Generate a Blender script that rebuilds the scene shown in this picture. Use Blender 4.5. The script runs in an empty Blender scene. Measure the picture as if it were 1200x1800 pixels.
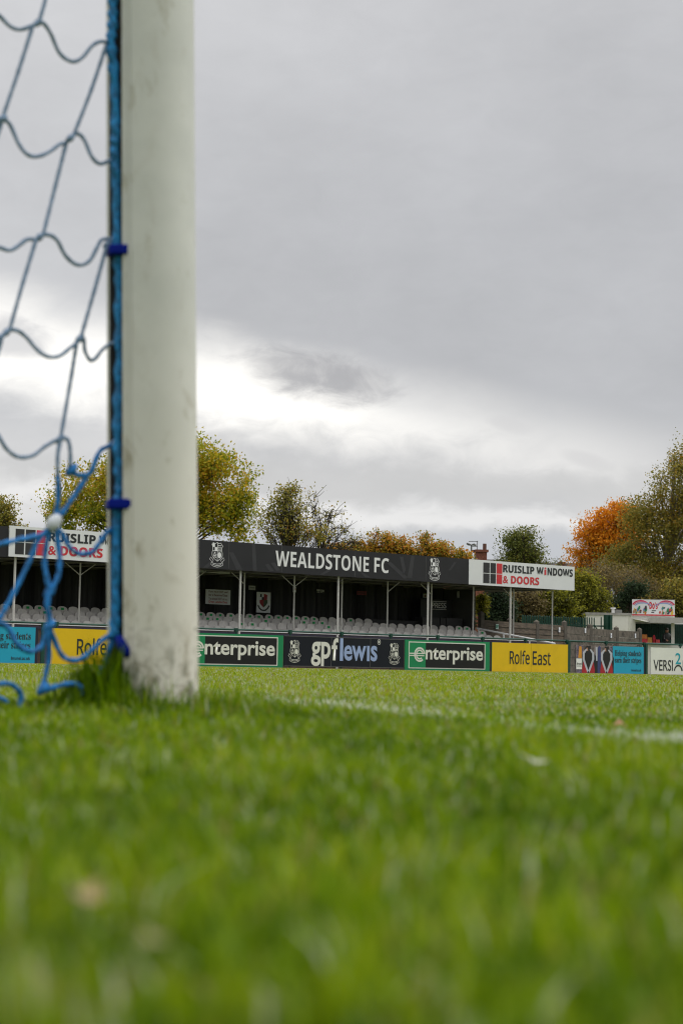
import bpy, math, random
import numpy as np
from mathutils import Vector, Matrix
random.seed(7); rng = np.random.default_rng(7)
sc = bpy.context.scene
COL = sc.collection
R = math.radians

# ------------------------------------------------------------------ camera
FPX, AZ, PITCH, ROLL, HCAM = 3000.0, R(51.23), R(5.174), R(1.06), 0.0925   # focal length in 1200x1800 pixels
fw = np.array([math.cos(AZ) * math.cos(PITCH), math.sin(AZ) * math.cos(PITCH), math.sin(PITCH)])
r0 = np.array([math.sin(AZ), -math.cos(AZ), 0.0]); u0 = np.cross(r0, fw)
cr = math.cos(ROLL) * r0 + math.sin(ROLL) * u0; cu = -math.sin(ROLL) * r0 + math.cos(ROLL) * u0
EYE = np.array([0, 0, HCAM])
FH = np.array([math.cos(AZ), math.sin(AZ), 0.0])
cam = bpy.data.cameras.new('camera'); co = bpy.data.objects.new('camera', cam); COL.objects.link(co)
m = Matrix.Identity(4)
for i in range(3):
    m[i][0], m[i][1], m[i][2], m[i][3] = cr[i], cu[i], -fw[i], EYE[i]
co.matrix_world = m
cam.sensor_fit = 'VERTICAL'; cam.sensor_height = 36.0; cam.lens = 60.0
cam.clip_start = 0.02; cam.clip_end = 3000
cam.dof.use_dof = True; cam.dof.focus_distance = 52.0; cam.dof.aperture_fstop = 8.5
sc.camera = co

# ------------------------------------------------------------------ exposure
sc.view_settings.view_transform = 'Standard'; sc.view_settings.look = 'None'
sc.view_settings.gamma = 1.0; sc.view_settings.exposure = 0.35
sc.view_settings.use_curve_mapping = False
try:
    sc.cycles.max_bounces = 6; sc.cycles.transparent_max_bounces = 8
    sc.cycles.sample_clamp_indirect = 6; sc.cycles.filter_width = 1.15
except Exception:
    pass

# ------------------------------------------------------------------ sky: thin bright gap under a grey cloud deck
SUN_EL, SUN_AZ = R(58), AZ - R(75)          # sun hidden by cloud, high to the right of the view
W = bpy.data.worlds.new('World'); sc.world = W; W.use_nodes = True
nt = W.node_tree; nt.nodes.clear()
class NB:
    def __init__(s, nt): s.nt = nt
    def n(s, t, **k):
        nd = s.nt.nodes.new(t)
        for a, b in k.items(): setattr(nd, a, b)
        return nd
    def put(s, sock, v):
        if isinstance(v, bpy.types.NodeSocket): s.nt.links.new(v, sock)
        else: sock.default_value = v
    def m(s, op, a, b=0.0, c=None):
        nd = s.n('ShaderNodeMath', operation=op)
        s.put(nd.inputs[0], a); s.put(nd.inputs[1], b)
        if c is not None: s.put(nd.inputs[2], c)
        return nd.outputs[0]
    def mix(s, f, a, b, blend='MIX'):
        nd = s.n('ShaderNodeMix', data_type='RGBA', blend_type=blend)
        s.put(nd.inputs[0], f)
        for sk, v in ((nd.inputs[6], a), (nd.inputs[7], b)):
            if isinstance(v, (tuple, list)) and len(v) == 3: v = (*v, 1)
            s.put(sk, v)
        return nd.outputs[2]
    def ramp(s, f, stops, interp='LINEAR'):
        nd = s.n('ShaderNodeValToRGB'); s.put(nd.inputs[0], f)
        e = nd.color_ramp.elements; nd.color_ramp.interpolation = interp
        while len(e) > 1: e.remove(e[-1])
        for i, (p, c) in enumerate(stops):
            if i == 0: e[0].position = p
            el = e[0] if i == 0 else e.new(p)
            el.color = (*c, 1) if len(c) == 3 else c
        return nd.outputs[0]
    def noise(s, vec, scale, detail=4, rough=.5, dist=0.0):
        nd = s.n('ShaderNodeTexNoise'); 
        if vec is not None: s.put(nd.inputs['Vector'], vec)
        nd.inputs['Scale'].default_value = scale; nd.inputs['Detail'].default_value = detail
        nd.inputs['Roughness'].default_value = rough; nd.inputs['Distortion'].default_value = dist
        return nd.outputs['Fac']
    def sstep(s, x, a, b):
        nd = s.n('ShaderNodeMapRange', interpolation_type='SMOOTHSTEP')
        s.put(nd.inputs[0], x); s.put(nd.inputs[1], a); s.put(nd.inputs[2], b)
        nd.inputs[3].default_value = 0; nd.inputs[4].default_value = 1
        return nd.outputs[0]
B = NB(nt)
tc = B.n('ShaderNodeTexCoord').outputs['Generated']
def dot(v):
    nd = B.n('ShaderNodeVectorMath', operation='DOT_PRODUCT'); nt.links.new(tc, nd.inputs[0]); nd.inputs[1].default_value = v
    return nd.outputs['Value']
sx = B.n('ShaderNodeSeparateXYZ'); nt.links.new(tc, sx.inputs[0]); dz = sx.outputs[2]
DEG = 57.2958
U = B.m('MULTIPLY', B.m('ARCTAN2', dot(tuple(r0)), dot(tuple(FH))), DEG)      # azimuth, degrees right of the stand's middle
V = B.m('MULTIPLY', B.m('ARCSINE', dz), DEG)                                   # elevation in degrees
cv = B.n('ShaderNodeCombineXYZ'); B.put(cv.inputs[0], B.m('MULTIPLY', U, .55)); B.put(cv.inputs[1], V)
uv = cv.outputs[0]
n1 = B.m('SUBTRACT', B.noise(uv, .32, 5, .55), .5)
n2 = B.m('SUBTRACT', B.noise(uv, 1.1, 6, .6, .6), .5)
n3 = B.m('SUBTRACT', B.noise(uv, .09, 3, .5), .5)
Vd = B.m('ADD', B.m('ADD', V, B.m('MULTIPLY', n1, 2.0)), B.m('MULTIPLY', n2, 1.1))
grey = B.ramp(B.m('DIVIDE', V, 90.0), [(0.0, (5.6, 5.75, 6.1)), (.05, (6.1, 6.15, 6.25)), (.11, (5.1, 5.12, 5.25)), (.17, (5.3, 5.32, 5.45)), (.25, (6.3, 6.3, 6.4)), (.36, (8.5, 8.5, 8.5)), (.6, (18, 17.8, 17.4)), (1.0, (29, 28.5, 27.5))])
grey = B.mix(B.m('MULTIPLY', B.sstep(U, -9.5, 6.0), .26), grey, (4.6, 4.65, 4.85))
grey = B.mix(B.m('MULTIPLY', B.sstep(U, -4.0, -9.0), .35), grey, (7.3, 7.35, 7.5))
tex = B.m('ADD', 1.0, B.m('ADD', B.m('ADD', B.m('MULTIPLY', n1, .22), B.m('MULTIPLY', n2, .10)), B.m('MULTIPLY', n3, .4)))
vm = B.n('ShaderNodeVectorMath', operation='SCALE'); nt.links.new(grey, vm.inputs[0]); nt.links.new(tex, vm.inputs[3]); colr = vm.outputs[0]
# bright gap: its upper edge falls to the right
top = B.m('ADD', 9.4, B.m('MULTIPLY', U, -.2))
bot = B.m('ADD', 7.4, B.m('MULTIPLY', U, -.125))
gap = B.m('MULTIPLY', B.sstep(Vd, B.m('ADD', bot, -1.0), B.m('ADD', bot, 1.1)), B.sstep(Vd, B.m('ADD', top, 1.6), B.m('ADD', top, -1.2)))
gap = B.m('MULTIPLY', gap, B.sstep(U, 12.5, 7.0))
lit = B.m('SUBTRACT', .95, B.m('MULTIPLY', B.sstep(U, -3.0, 6.5), .5))
lit = B.m('ADD', lit, B.m('MULTIPLY', n2, .45))
colr = B.mix(B.m('MULTIPLY', gap, lit), colr, (12.2, 11.9, 11.3))
# paler veil below the gap with streaks
veil = B.m('MULTIPLY', B.sstep(V, 3.2, 4.8), B.sstep(V, 8.6, 6.8))
colr = B.mix(B.m('MULTIPLY', veil, B.m('ADD', .42, B.m('MULTIPLY', n1, 1.1))), colr, (7.9, 7.75, 7.6))
bar = B.m('MULTIPLY', B.sstep(Vd, 5.2, 5.9), B.sstep(Vd, 7.0, 6.2))
colr = B.mix(B.m('MULTIPLY', bar, .55), colr, (5.9, 5.85, 5.8))
st = B.m('ADD', 5.0, B.m('MULTIPLY', U, -.05))
stk = B.m('MULTIPLY', B.sstep(Vd, B.m('ADD', st, -.45), st), B.sstep(Vd, B.m('ADD', st, .75), B.m('ADD', st, .1)))
colr = B.mix(B.m('MULTIPLY', stk, .65), colr, (9.2, 9.1, 9.0))
low = B.sstep(B.m('ADD', V, B.m('MULTIPLY', n1, .8)), 4.9, 4.2)
colr = B.mix(B.m('MULTIPLY', low, .75), colr, (5.3, 5.5, 5.9))
# small dark clouds inside the gap
def blob(cx, cy, rx, ry, tilt, amt, c):
    global colr
    du = B.m('SUBTRACT', U, cx); dv = B.m('ADD', B.m('SUBTRACT', V, cy), B.m('MULTIPLY', du, tilt))
    e = B.m('ADD', B.m('POWER', B.m('ABSOLUTE', B.m('DIVIDE', du, rx)), 2.0), B.m('POWER', B.m('ABSOLUTE', B.m('DIVIDE', dv, ry)), 2.0))
    e = B.m('ADD', B.m('SUBTRACT', 1.0, e), B.m('ADD', B.m('MULTIPLY', n2, 2.2), B.m('MULTIPLY', n1, 1.2)))
    colr = B.mix(B.m('MULTIPLY', B.sstep(e, -.4, 1.1), amt), colr, c)
blob(-.9, 9.7, 2.7, .9, .15, .92, (4.35, 4.3, 4.4))
blob(-11.2, 10.6, 1.5, .7, .1, .7, (5.6, 5.6, 5.8))
blob(5.6, 8.15, .8, .3, .2, .5, (6.6, 6.5, 6.5))
blob(8.2, 7.0, .9, .28, .25, .5, (6.4, 6.3, 6.3))
sky = B.n('ShaderNodeTexSky', sky_type='NISHITA'); sky.sun_disc = False
sky.sun_elevation = SUN_EL; sky.sun_rotation = math.pi / 2 - SUN_AZ
colr = B.mix(.95, sky.outputs[0], colr)
bg = B.n('ShaderNodeBackground'); nt.links.new(colr, bg.inputs[0]); bg.inputs[1].default_value = 0.08
wo = B.n('ShaderNodeOutputWorld'); nt.links.new(bg.outputs[0], wo.inputs[0])
sl = bpy.data.lights.new('sun', 'SUN'); sl.energy = 1.5; sl.angle = R(25); sl.color = (1, .96, .9)
so = bpy.data.objects.new('sun', sl); COL.objects.link(so)
so.rotation_euler = Vector((math.cos(SUN_AZ) * math.cos(SUN_EL), math.sin(SUN_AZ) * math.cos(SUN_EL), math.sin(SUN_EL))).to_track_quat('Z', 'Y').to_euler()

# ------------------------------------------------------------------ measuring helpers (photo pixel -> ray -> world plane)
def ray(x, y): return fw + (x - 600) / FPX * cr + (900 - y) / FPX * cu
def onY(x, y, Y): d = ray(x, y); return EYE + d * (Y / d[1])
def dep(x, y, t): return EYE + ray(x, y) * t
S = 1.25
YB, YS, YS2 = 34.7535 * S, 38.0 * S, 38.9 * S
def bX(px): return onY(px, 1150, YB)[0]
def zB(px, py): return onY(px, py, YB)[2]
def ground(px, D):
    p = dep(px, 1172 + .0185 * (px - 600), D); return Vector((p[0], p[1], 0))

# ------------------------------------------------------------------ object helpers
def tag(o, label=None, cat=None, group=None, kind=None):
    if label: o['label'] = label
    if cat: o['category'] = cat
    if group: o['group'] = group
    if kind: o['kind'] = kind
    return o
def empty(name, loc, label, cat, group=None, rz=0.0):
    o = bpy.data.objects.new(name, None); COL.objects.link(o); o.location = loc; o.rotation_euler = (0, 0, rz)
    o.empty_display_size = .2
    return tag(o, label, cat, group)
class MB:
    def __init__(s): s.v = []; s.f = []
    def add(s, vs, fs):
        b = len(s.v); s.v += [tuple(map(float, p)) for p in vs]; s.f += [tuple(b + i for i in f) for f in fs]; return s
    def box(s, x0, x1, y0, y1, z0, z1):
        return s.add([(x0, y0, z0), (x1, y0, z0), (x1, y1, z0), (x0, y1, z0), (x0, y0, z1), (x1, y0, z1), (x1, y1, z1), (x0, y1, z1)],
                     [(0, 3, 2, 1), (4, 5, 6, 7), (0, 1, 5, 4), (1, 2, 6, 5), (2, 3, 7, 6), (3, 0, 4, 7)])
    def tube(s, pts, rad, n=8, cap=True, twist=0.0, depth=.2):
        pts = [Vector(p) for p in pts]; k = len(pts)
        rad = rad if isinstance(rad, (list, tuple)) else [rad] * k
        b = len(s.v); ref = None
        for i, p in enumerate(pts):
            t = (pts[min(i + 1, k - 1)] - pts[max(i - 1, 0)])
            t = t.normalized() if t.length > 1e-9 else Vector((0, 0, 1))
            if ref is None: ref = Vector((1, 0, 0)) if abs(t.x) < .8 else Vector((0, 1, 0))
            a = (ref - t * ref.dot(t))
            a = a.normalized() if a.length > 1e-6 else t.orthogonal().normalized()
            ref = a; c = t.cross(a)
            for j in range(n):
                th = 2 * math.pi * j / n
                rr = rad[i] * (1 + depth * math.cos(2 * th + twist * i)) if twist else rad[i]
                q = p + (a * math.cos(th) + c * math.sin(th)) * rr
                s.v.append((q.x, q.y, q.z))
        for i in range(k - 1):
            for j in range(n):
                s.f.append((b + i * n + j, b + i * n + (j + 1) % n, b + (i + 1) * n + (j + 1) % n, b + (i + 1) * n + j))
        if cap:
            s.f.append(tuple(b + j for j in reversed(range(n)))); s.f.append(tuple(b + (k - 1) * n + j for j in range(n)))
        return s
    def slab(s, pts, y0, y1):            # polygon in x,z pushed from y0 (front) to y1 (back)
        n = len(pts); a = sum(pts[i][0] * pts[(i + 1) % n][1] - pts[(i + 1) % n][0] * pts[i][1] for i in range(n))
        if a < 0: pts = pts[::-1]
        vs = [(p[0], y0, p[1]) for p in pts] + [(p[0], y1, p[1]) for p in pts]
        fs = [tuple(range(n)), tuple(n + i for i in reversed(range(n)))] + [(i, n + i, n + (i + 1) % n, (i + 1) % n) for i in range(n)]
        return s.add(vs, fs)
    def ribbon(s, pts, w, y0, y1, close=False):   # stroked line in x,z
        P = [Vector((p[0], p[1])) for p in pts]; n = len(P); L = []; Rr = []
        for i in range(n):
            a = P[(i - 1) % n] if (close or i > 0) else P[i]; b = P[(i + 1) % n] if (close or i < n - 1) else P[i]
            t = (b - a); t = t.normalized() if t.length > 0 else Vector((1, 0)); nn = Vector((-t.y, t.x)) * w / 2
            L.append(P[i] + nn); Rr.append(P[i] - nn)
        for i in range(n if close else n - 1):
            j = (i + 1) % n; s.slab([L[i], L[j], Rr[j], Rr[i]], y0, y1)
        return s
    def build(s, name, mat, parent=None, smooth=False, loc=None):
        me = bpy.data.meshes.new(name); me.from_pydata(s.v, [], s.f); me.update()
        if mat: me.materials.append(mat)
        if smooth: me.polygons.foreach_set('use_smooth', [True] * len(me.polygons))
        o = bpy.data.objects.new(name, me); COL.objects.link(o)
        if parent: o.parent = parent
        if loc is not None: o.location = loc
        return o
def npmesh(name, verts, faces_flat, nper, mat, parent=None, attr=None, smooth=False):
    me = bpy.data.meshes.new(name); nv = len(verts); nf = len(faces_flat) // nper
    me.vertices.add(nv); me.vertices.foreach_set('co', np.asarray(verts, np.float32).ravel())
    me.loops.add(nf * nper); me.loops.foreach_set('vertex_index', np.asarray(faces_flat, np.int32))
    me.polygons.add(nf); me.polygons.foreach_set('loop_start', np.arange(0, nf * nper, nper, dtype=np.int32))
    if smooth: me.polygons.foreach_set('use_smooth', np.ones(nf, bool))
    me.update(calc_edges=True)
    if attr is not None:
        a = me.attributes.new('tone', 'FLOAT', 'POINT'); a.data.foreach_set('value', np.asarray(attr, np.float32))
    if mat: me.materials.append(mat)
    o = bpy.data.objects.new(name, me); COL.objects.link(o)
    if parent: o.parent = parent
    return o

# ------------------------------------------------------------------ materials
MATS = {}
def mat(name, col, rough=.6, vary=.12, scale=3.0, metal=0.0, bump=0.0, spec=.4, dirt=None, dirt_scale=1.5, dirt_amt=.5, stretch=None):
    if name in MATS: return MATS[name]
    M = bpy.data.materials.new(name); M.use_nodes = True; b = NB(M.node_tree)
    p = M.node_tree.nodes['Principled BSDF']; p.inputs['Roughness'].default_value = rough; p.inputs['Metallic'].default_value = metal
    p.inputs['Specular IOR Level'].default_value = spec
    tcn = b.n('ShaderNodeTexCoord').outputs['Object']
    if stretch:
        mp = b.n('ShaderNodeMapping'); M.node_tree.links.new(tcn, mp.inputs[0]); mp.inputs['Scale'].default_value = stretch; tcn = mp.outputs[0]
    nz = b.noise(tcn, scale, 5, .6)
    c = b.mix(b.sstep(nz, .3, .7), tuple(x * (1 - vary) for x in col), tuple(min(1, x * (1 + vary)) for x in col))
    if dirt:
        d = b.noise(tcn, dirt_scale, 7, .65, .4)
        c = b.mix(b.m('MULTIPLY', b.sstep(d, .5, .72), dirt_amt), c, dirt)
    M.node_tree.links.new(c, p.inputs['Base Color'])
    if bump:
        bn = b.n('ShaderNodeBump'); bn.inputs['Strength'].default_value = bump; bn.inputs['Distance'].default_value = .02
        M.node_tree.links.new(nz, bn.inputs['Height']); M.node_tree.links.new(bn.outputs[0], p.inputs['Normal'])
    MATS[name] = M; return M
def leafmat(name, stops, patch=.62, trans=.42, pscale=.35):
    M = bpy.data.materials.new(name); M.use_nodes = True; b = NB(M.node_tree); nt_ = M.node_tree
    p = nt_.nodes['Principled BSDF']; p.inputs['Roughness'].default_value = .65; p.inputs['Specular IOR Level'].default_value = .25
    g = b.n('ShaderNodeNewGeometry'); rnd = g.outputs['Random Per Island']
    tcn = b.n('ShaderNodeTexCoord').outputs['Object']
    nz = b.sstep(b.noise(tcn, pscale, 3, .5), .28, .72)
    f = b.m('ADD', b.m('MULTIPLY', rnd, 1 - patch * .55), b.m('MULTIPLY', nz, patch * .55))
    c = b.ramp(f, stops); nt_.links.new(c, p.inputs['Base Color'])
    tr = b.n('ShaderNodeBsdfTranslucent'); nt_.links.new(c, tr.inputs[0])
    mx = b.n('ShaderNodeMixShader'); mx.inputs[0].default_value = trans
    nt_.links.new(p.outputs[0], mx.inputs[1]); nt_.links.new(tr.outputs[0], mx.inputs[2])
    nt_.links.new(mx.outputs[0], nt_.nodes['Material Output'].inputs[0])
    return M

# ------------------------------------------------------------------ lawn
POST = np.array([1.2837, 2.002])                  # foot of the near upright
def gz(x, y):                                     # gentle rise of the goalmouth
    return .016 * np.exp(-(((x - 1.12) / .42) ** 2 + ((y - 2.25) / .5) ** 2)) + .012 / (1 + (x * x + y * y) / 60.0) ** 2 + .004 * np.sin(x * 1.7 + .4) * np.sin(y * 1.3) * np.exp(-(x * x + y * y) / 60)
def lawn_ground_mat():
    M = bpy.data.materials.new('turf soil'); M.use_nodes = True; b = NB(M.node_tree); p = M.node_tree.nodes['Principled BSDF']
    p.inputs['Roughness'].default_value = .95; p.inputs['Specular IOR Level'].default_value = .1
    t = b.n('ShaderNodeTexCoord').outputs['Object']
    a = b.noise(t, 9, 6, .65); d = b.noise(t, .35, 3, .5)
    c = b.ramp(a, [(.3, (.07, .085, .010)), (.55, (.13, .16, .010)), (.75, (.19, .19, .03))])
    c = b.mix(b.m('MULTIPLY', b.sstep(d, .45, .7), .4), c, (.10, .12, .04))
    M.node_tree.links.new(c, p.inputs['Base Color']); return M
def build_ground():
    xs = np.concatenate([[-700, -200, -60, -12], np.arange(-6, 10.01, .25), [14, 25, 60, 120, 250, 700]])
    ys = np.concatenate([[-700, -200, -40, -10], np.arange(-5, 12.01, .25), [16, 25, 44, 80, 140, 250, 900]])
    X, Y = np.meshgrid(xs, ys); Z = gz(X, Y)
    v = np.stack([X, Y, Z], -1).reshape(-1, 3); nx, ny = len(xs), len(ys)
    i, j = np.meshgrid(np.arange(nx - 1), np.arange(ny - 1)); q = (j * nx + i).ravel()
    f = np.stack([q, q + 1, q + nx + 1, q + nx], -1).ravel()
    tag(npmesh('ground', v, f, 4, lawn_ground_mat(), smooth=True), 'mown green football pitch', None, None, 'structure')
build_ground()
def _onz(x, y, z):
    d = ray(x, y); return (EYE + d * ((z - HCAM) / d[2]))[:2]
LINE_P, _q = _onz(1200, 1293, .023), _onz(540, 1227, .023)
LINE_L = float(np.linalg.norm(_q - LINE_P)); LINE_D = (_q - LINE_P) / LINE_L       # white goal line
def line_dist(x, y):
    return (x - LINE_P[0]) * LINE_D[1] - (y - LINE_P[1]) * LINE_D[0]
def white_line():
    m_ = mat('line paint', (.36, .40, .28), .9, .3, 20, dirt=(.13, .17, .03), dirt_scale=14, dirt_amt=1.0)
    t = np.linspace(-1.6, LINE_L * 1.10, 54); v = []; f = []
    nrm = np.array([LINE_D[1], -LINE_D[0]])
    for k, tt in enumerate(t):
        for s_ in (-1, 1):
            p = LINE_P + LINE_D * tt + nrm * (.06 * s_ - .02)
            v.append((p[0], p[1], gz(p[0], p[1]) + .006))
        if k: f += [2 * k - 2, 2 * k - 1, 2 * k + 1, 2 * k]
    tag(npmesh('goal_line', v, f, 4, m_), 'chalky white goal line on the turf', None, None, 'structure')
white_line()

def blade_mat():
    M = bpy.data.materials.new('grass blade'); M.use_nodes = True; b = NB(M.node_tree); nt_ = M.node_tree
    p = nt_.nodes['Principled BSDF']; p.inputs['Roughness'].default_value = .45; p.inputs['Specular IOR Level'].default_value = .14
    at_ = b.n('ShaderNodeAttribute'); at_.attribute_name = 'tone'
    c = b.ramp(at_.outputs['Fac'], [(0.0, (.052, .112, .001)), (.25, (.125, .225, .001)), (.5, (.215, .325, .001)), (.72, (.33, .405, .003)), (.80, (.26, .24, .05)), (.88, (.34, .27, .10)), (.90, (.30, .36, .17)), (.985, (.55, .58, .42)), (.99, (.62, .64, .6)), (1.0, (.64, .66, .62))])
    nt_.links.new(c, p.inputs['Base Color'])
    tr = b.n('ShaderNodeBsdfTranslucent'); nt_.links.new(c, tr.inputs[0])
    mx = b.n('ShaderNodeMixShader'); mx.inputs[0].default_value = .45
    nt_.links.new(p.outputs[0], mx.inputs[1]); nt_.links.new(tr.outputs[0], mx.inputs[2])
    nt_.links.new(mx.outputs[0], nt_.nodes['Material Output'].inputs[0]); return M
def clump(x, y, s, seed):                # cheap smooth value noise
    ph = np.random.default_rng(seed).uniform(0, 6.28, 12); kx = np.random.default_rng(seed + 1).normal(0, s, 12); ky = np.random.default_rng(seed + 2).normal(0, s, 12)
    return sum(np.sin(x * kx[i] + y * ky[i] + ph[i]) for i in range(12)) / 3.5
def blades(ra, rb, dens, span, h, w, segs, off=0.0):
    n = int(dens * .5 * (rb * rb - ra * ra) * span)
    rr = np.sqrt(rng.uniform(ra * ra, rb * rb, n)); th = AZ + off + rng.uniform(-.5, .5, n) * span
    x, y = rr * np.cos(th), rr * np.sin(th)
    keep = np.hypot(x - POST[0], y - POST[1]) > .055
    keep &= (y < YB - .12)
    keep &= rng.uniform(0, 1, n) < np.clip(.90 + .35 * clump(x, y, 7, 31) + .25 * clump(x, y, 2.2, 35), .30, 1)
    x, y, rr = x[keep], y[keep], rr[keep]; n = len(x)
    cl = clump(x, y, 9, 3); cl2 = clump(x, y, 1.6, 9); cl3 = clump(x, y, .25, 21)
    c4 = clump(x, y, 150, 61) if rb < 4 else clump(x, y, 30, 61); c5 = clump(x, y, 45, 71) if rb < 4 else clump(x, y, 6, 71)
    tf = _onz(455, 1250, .03); tuft = np.exp(-(np.hypot(x - tf[0], y - tf[1]) / .13) ** 2) + .8 * np.exp(-(np.hypot(x - POST[0] + .02, y - POST[1] + .12) / .11) ** 2)
    near = np.exp(-(np.hypot(x - POST[0] + .03, y - POST[1] + .02) / .10) ** 2)
    H = h * rng.uniform(.55, 1.25, n) * np.clip(1 + .22 * c4 + .16 * c5, .5, 1.35) * (1 + .16 * cl + .12 * cl2) * (1 + 2.1 * near * rng.uniform(0, 1, n) ** 1.5 + 1.15 * tuft * rng.uniform(.3, 1, n))
    ld = line_dist(x, y)
    H *= np.where(ld > -.02, .72, 1.0)     # shorter on the field of play
    Wd = w * rng.uniform(.6, 1.3, n)
    az = rng.uniform(0, 2 * np.pi, n); lean = rng.uniform(.05, 1.35, n) ** 1.1
    dx, dy = np.cos(az), np.sin(az)
    fa = az + np.pi / 2 + rng.normal(0, .4, n); wx, wy = np.cos(fa) * Wd / 2, np.sin(fa) * Wd / 2
    z0 = gz(x, y)
    tone = np.clip(.42 + .17 * rng.normal(0, 1, n) + .10 * cl + .09 * cl2 + .12 * c4 + .15 * c5 + .05 * cl3 + np.clip((rr - 5) / 40, 0, .12) + np.where(ld > 0, .06, -.02), .02, .74)
    u_ = rng.uniform(0, 1, n)
    pale = u_ < np.clip(np.where(rr < 3, .035, .20) + .03 * c5 + .02 * c4, .005, .25)  # near pale blades carry dew glints in their colour; farther ones are dull grass
    tone = np.where(pale, .90 + rng.uniform(0, .08, n), tone)
    tone = np.where((u_ > np.where(rr < 3, .965, .90)), .80 + rng.uniform(0, .08, n), tone)
    on = (np.abs(ld + .02) < .085 + .02 * rng.normal(0, 1, n) + .012 * cl) & (((x - LINE_P[0]) * LINE_D[0] + (y - LINE_P[1]) * LINE_D[1]) < LINE_L * (1.04 + .10 * cl)) & (rng.uniform(0, 1, n) < .36 + .18 * clump(x, y, 5, 51) + .12 * clump(x, y, 22, 53))
    tone = np.where(on, .995, tone)
    lv = [0, .55, 1] if segs == 2 else [0, 1]
    P = []
    for k, t in enumerate(lv):
        bend = lean * H * (t ** 1.7) * .9; zz = z0 + H * t * np.sqrt(np.clip(1 - (lean * .55 * t) ** 2, .1, 1))
        cx, cy = x + dx * bend, y + dy * bend
        if k < len(lv) - 1:
            s_ = 1 - .25 * k
            P.append(np.stack([cx - wx * s_, cy - wy * s_, zz], -1)); P.append(np.stack([cx + wx * s_, cy + wy * s_, zz], -1))
        else: P.append(np.stack([cx, cy, zz], -1))
    nv = len(P); V = np.stack(P, 1).reshape(-1, 3); b0 = np.arange(n) * nv
    tri = [(0, 1, 3), (0, 3, 2), (2, 3, 4)] if segs == 2 else [(0, 1, 2)]
    F = np.stack([np.stack([b0 + a for a in t], -1) for t in tri], 1).reshape(-1, 3)
    return V, F, np.repeat(tone, nv)
def lawn():
    VV, FF, TT = [], [], []; base = 0
    for args in ((.16, .5, 70000, 3.0, .0165, .0022, 2), (.5, 1.2, 56000, 2.4, .0170, .0024, 2), (1.2, 2.6, 36000, 1.7, .018, .0027, 2), (2.6, 5, 9500, 1.4, .020, .0042, 2),
                 (5, 12, 2100, .95, .025, .009, 1), (12, 26, 420, .8, .028, .022, 1), (26, 75, 75, .7, .028, .05, 1)):
        v, f, t = blades(*args); VV.append(v); FF.append(f + base); TT.append(t); base += len(v)
    # rank unmown tuft at the foot of the post, behind the net groove
    n = 900; q = rng.normal(0, 1, (n, 2)); cx, cy = POST[0] - .075, POST[1] + .0
    x, y = cx + q[:, 0] * .035, cy + q[:, 1] * .05; kk = np.hypot(x - POST[0], y - POST[1]) > .058; x, y = x[kk], y[kk]; n = len(x)
    H = rng.uniform(.035, .115, n) * np.exp(-((x - cx) ** 2 + (y - cy) ** 2) / .006); Wd = .0034; az = rng.uniform(0, 6.28, n); ln = rng.uniform(.05, .5, n)
    P = []
    for k, t in enumerate((0, .55, 1)):
        bx_, by_ = x + np.cos(az) * ln * H * t ** 1.7, y + np.sin(az) * ln * H * t ** 1.7; zz = gz(x, y) + H * t
        wx, wy = -np.sin(az) * Wd / 2, np.cos(az) * Wd / 2
        if k < 2: P += [np.stack([bx_ - wx, by_ - wy, zz], -1), np.stack([bx_ + wx, by_ + wy, zz], -1)]
        else: P.append(np.stack([bx_, by_, zz], -1))
    b0 = np.arange(n) * 5; VV.append(np.stack(P, 1).reshape(-1, 3)); FF.append(np.stack([np.stack([b0 + a for a in t], -1) for t in ((0, 1, 3), (0, 3, 2), (2, 3, 4))], 1).reshape(-1, 3) + base)
    TT.append(np.repeat(np.clip(.12 + .16 * rng.normal(0, 1, n), .0, .6), 5))
    V = np.concatenate(VV); F = np.concatenate(FF); T = np.concatenate(TT)
    print('blades', len(F))
    tag(npmesh('grass', V, F.ravel(), 3, blade_mat(), attr=T), 'short green grass blades of the pitch', 'grass', None, 'stuff')
lawn()
def fallen(px, py, size, rz, colr_, label):
    d = ray(px, py); t = (.029 - HCAM) / d[2]; p = EYE + d * t
    b = MB(); n = 9; pts = []
    for i in range(n):                       # lobed leaf outline, curled
        a = i / n * 2 * math.pi; rr = size * (.55 + .45 * abs(math.cos(a * 2.5)))
        pts.append((rr * math.cos(a), rr * .75 * math.sin(a), .25 * size * math.cos(a * 2)))
    b.add([(0, 0, .1 * size)] + pts, [(0, 1 + i, 1 + (i + 1) % n) for i in range(n)])
    b.tube([(size * .5, 0, 0), (size * 1.1, .1 * size, .3 * size)], size * .04, 5)
    o = b.build('fallen_leaf', mat('dead leaf %s' % label[:12], colr_, .8, .3, 60), loc=(p[0], p[1], max(.028, p[2])))
    o.rotation_euler = (.15, -.2, rz); tag(o, label, 'leaf', 'dead leaves lying on the turf')
fallen(150, 1568, .007, .3, (.24, .17, .09), 'curled brown dead leaf on the near grass at lower left')
fallen(272, 1648, .005, 1.9, (.27, .24, .12), 'smaller tan dead leaf on the grass just below the brown one')
fallen(940, 1338, .011, 2.4, (.46, .47, .40), 'pale bleached dead leaf on the grass below the white line')
fallen(1090, 1272, .012, .9, (.34, .17, .10), 'reddish brown dead leaf beside the white line on the right')

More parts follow.
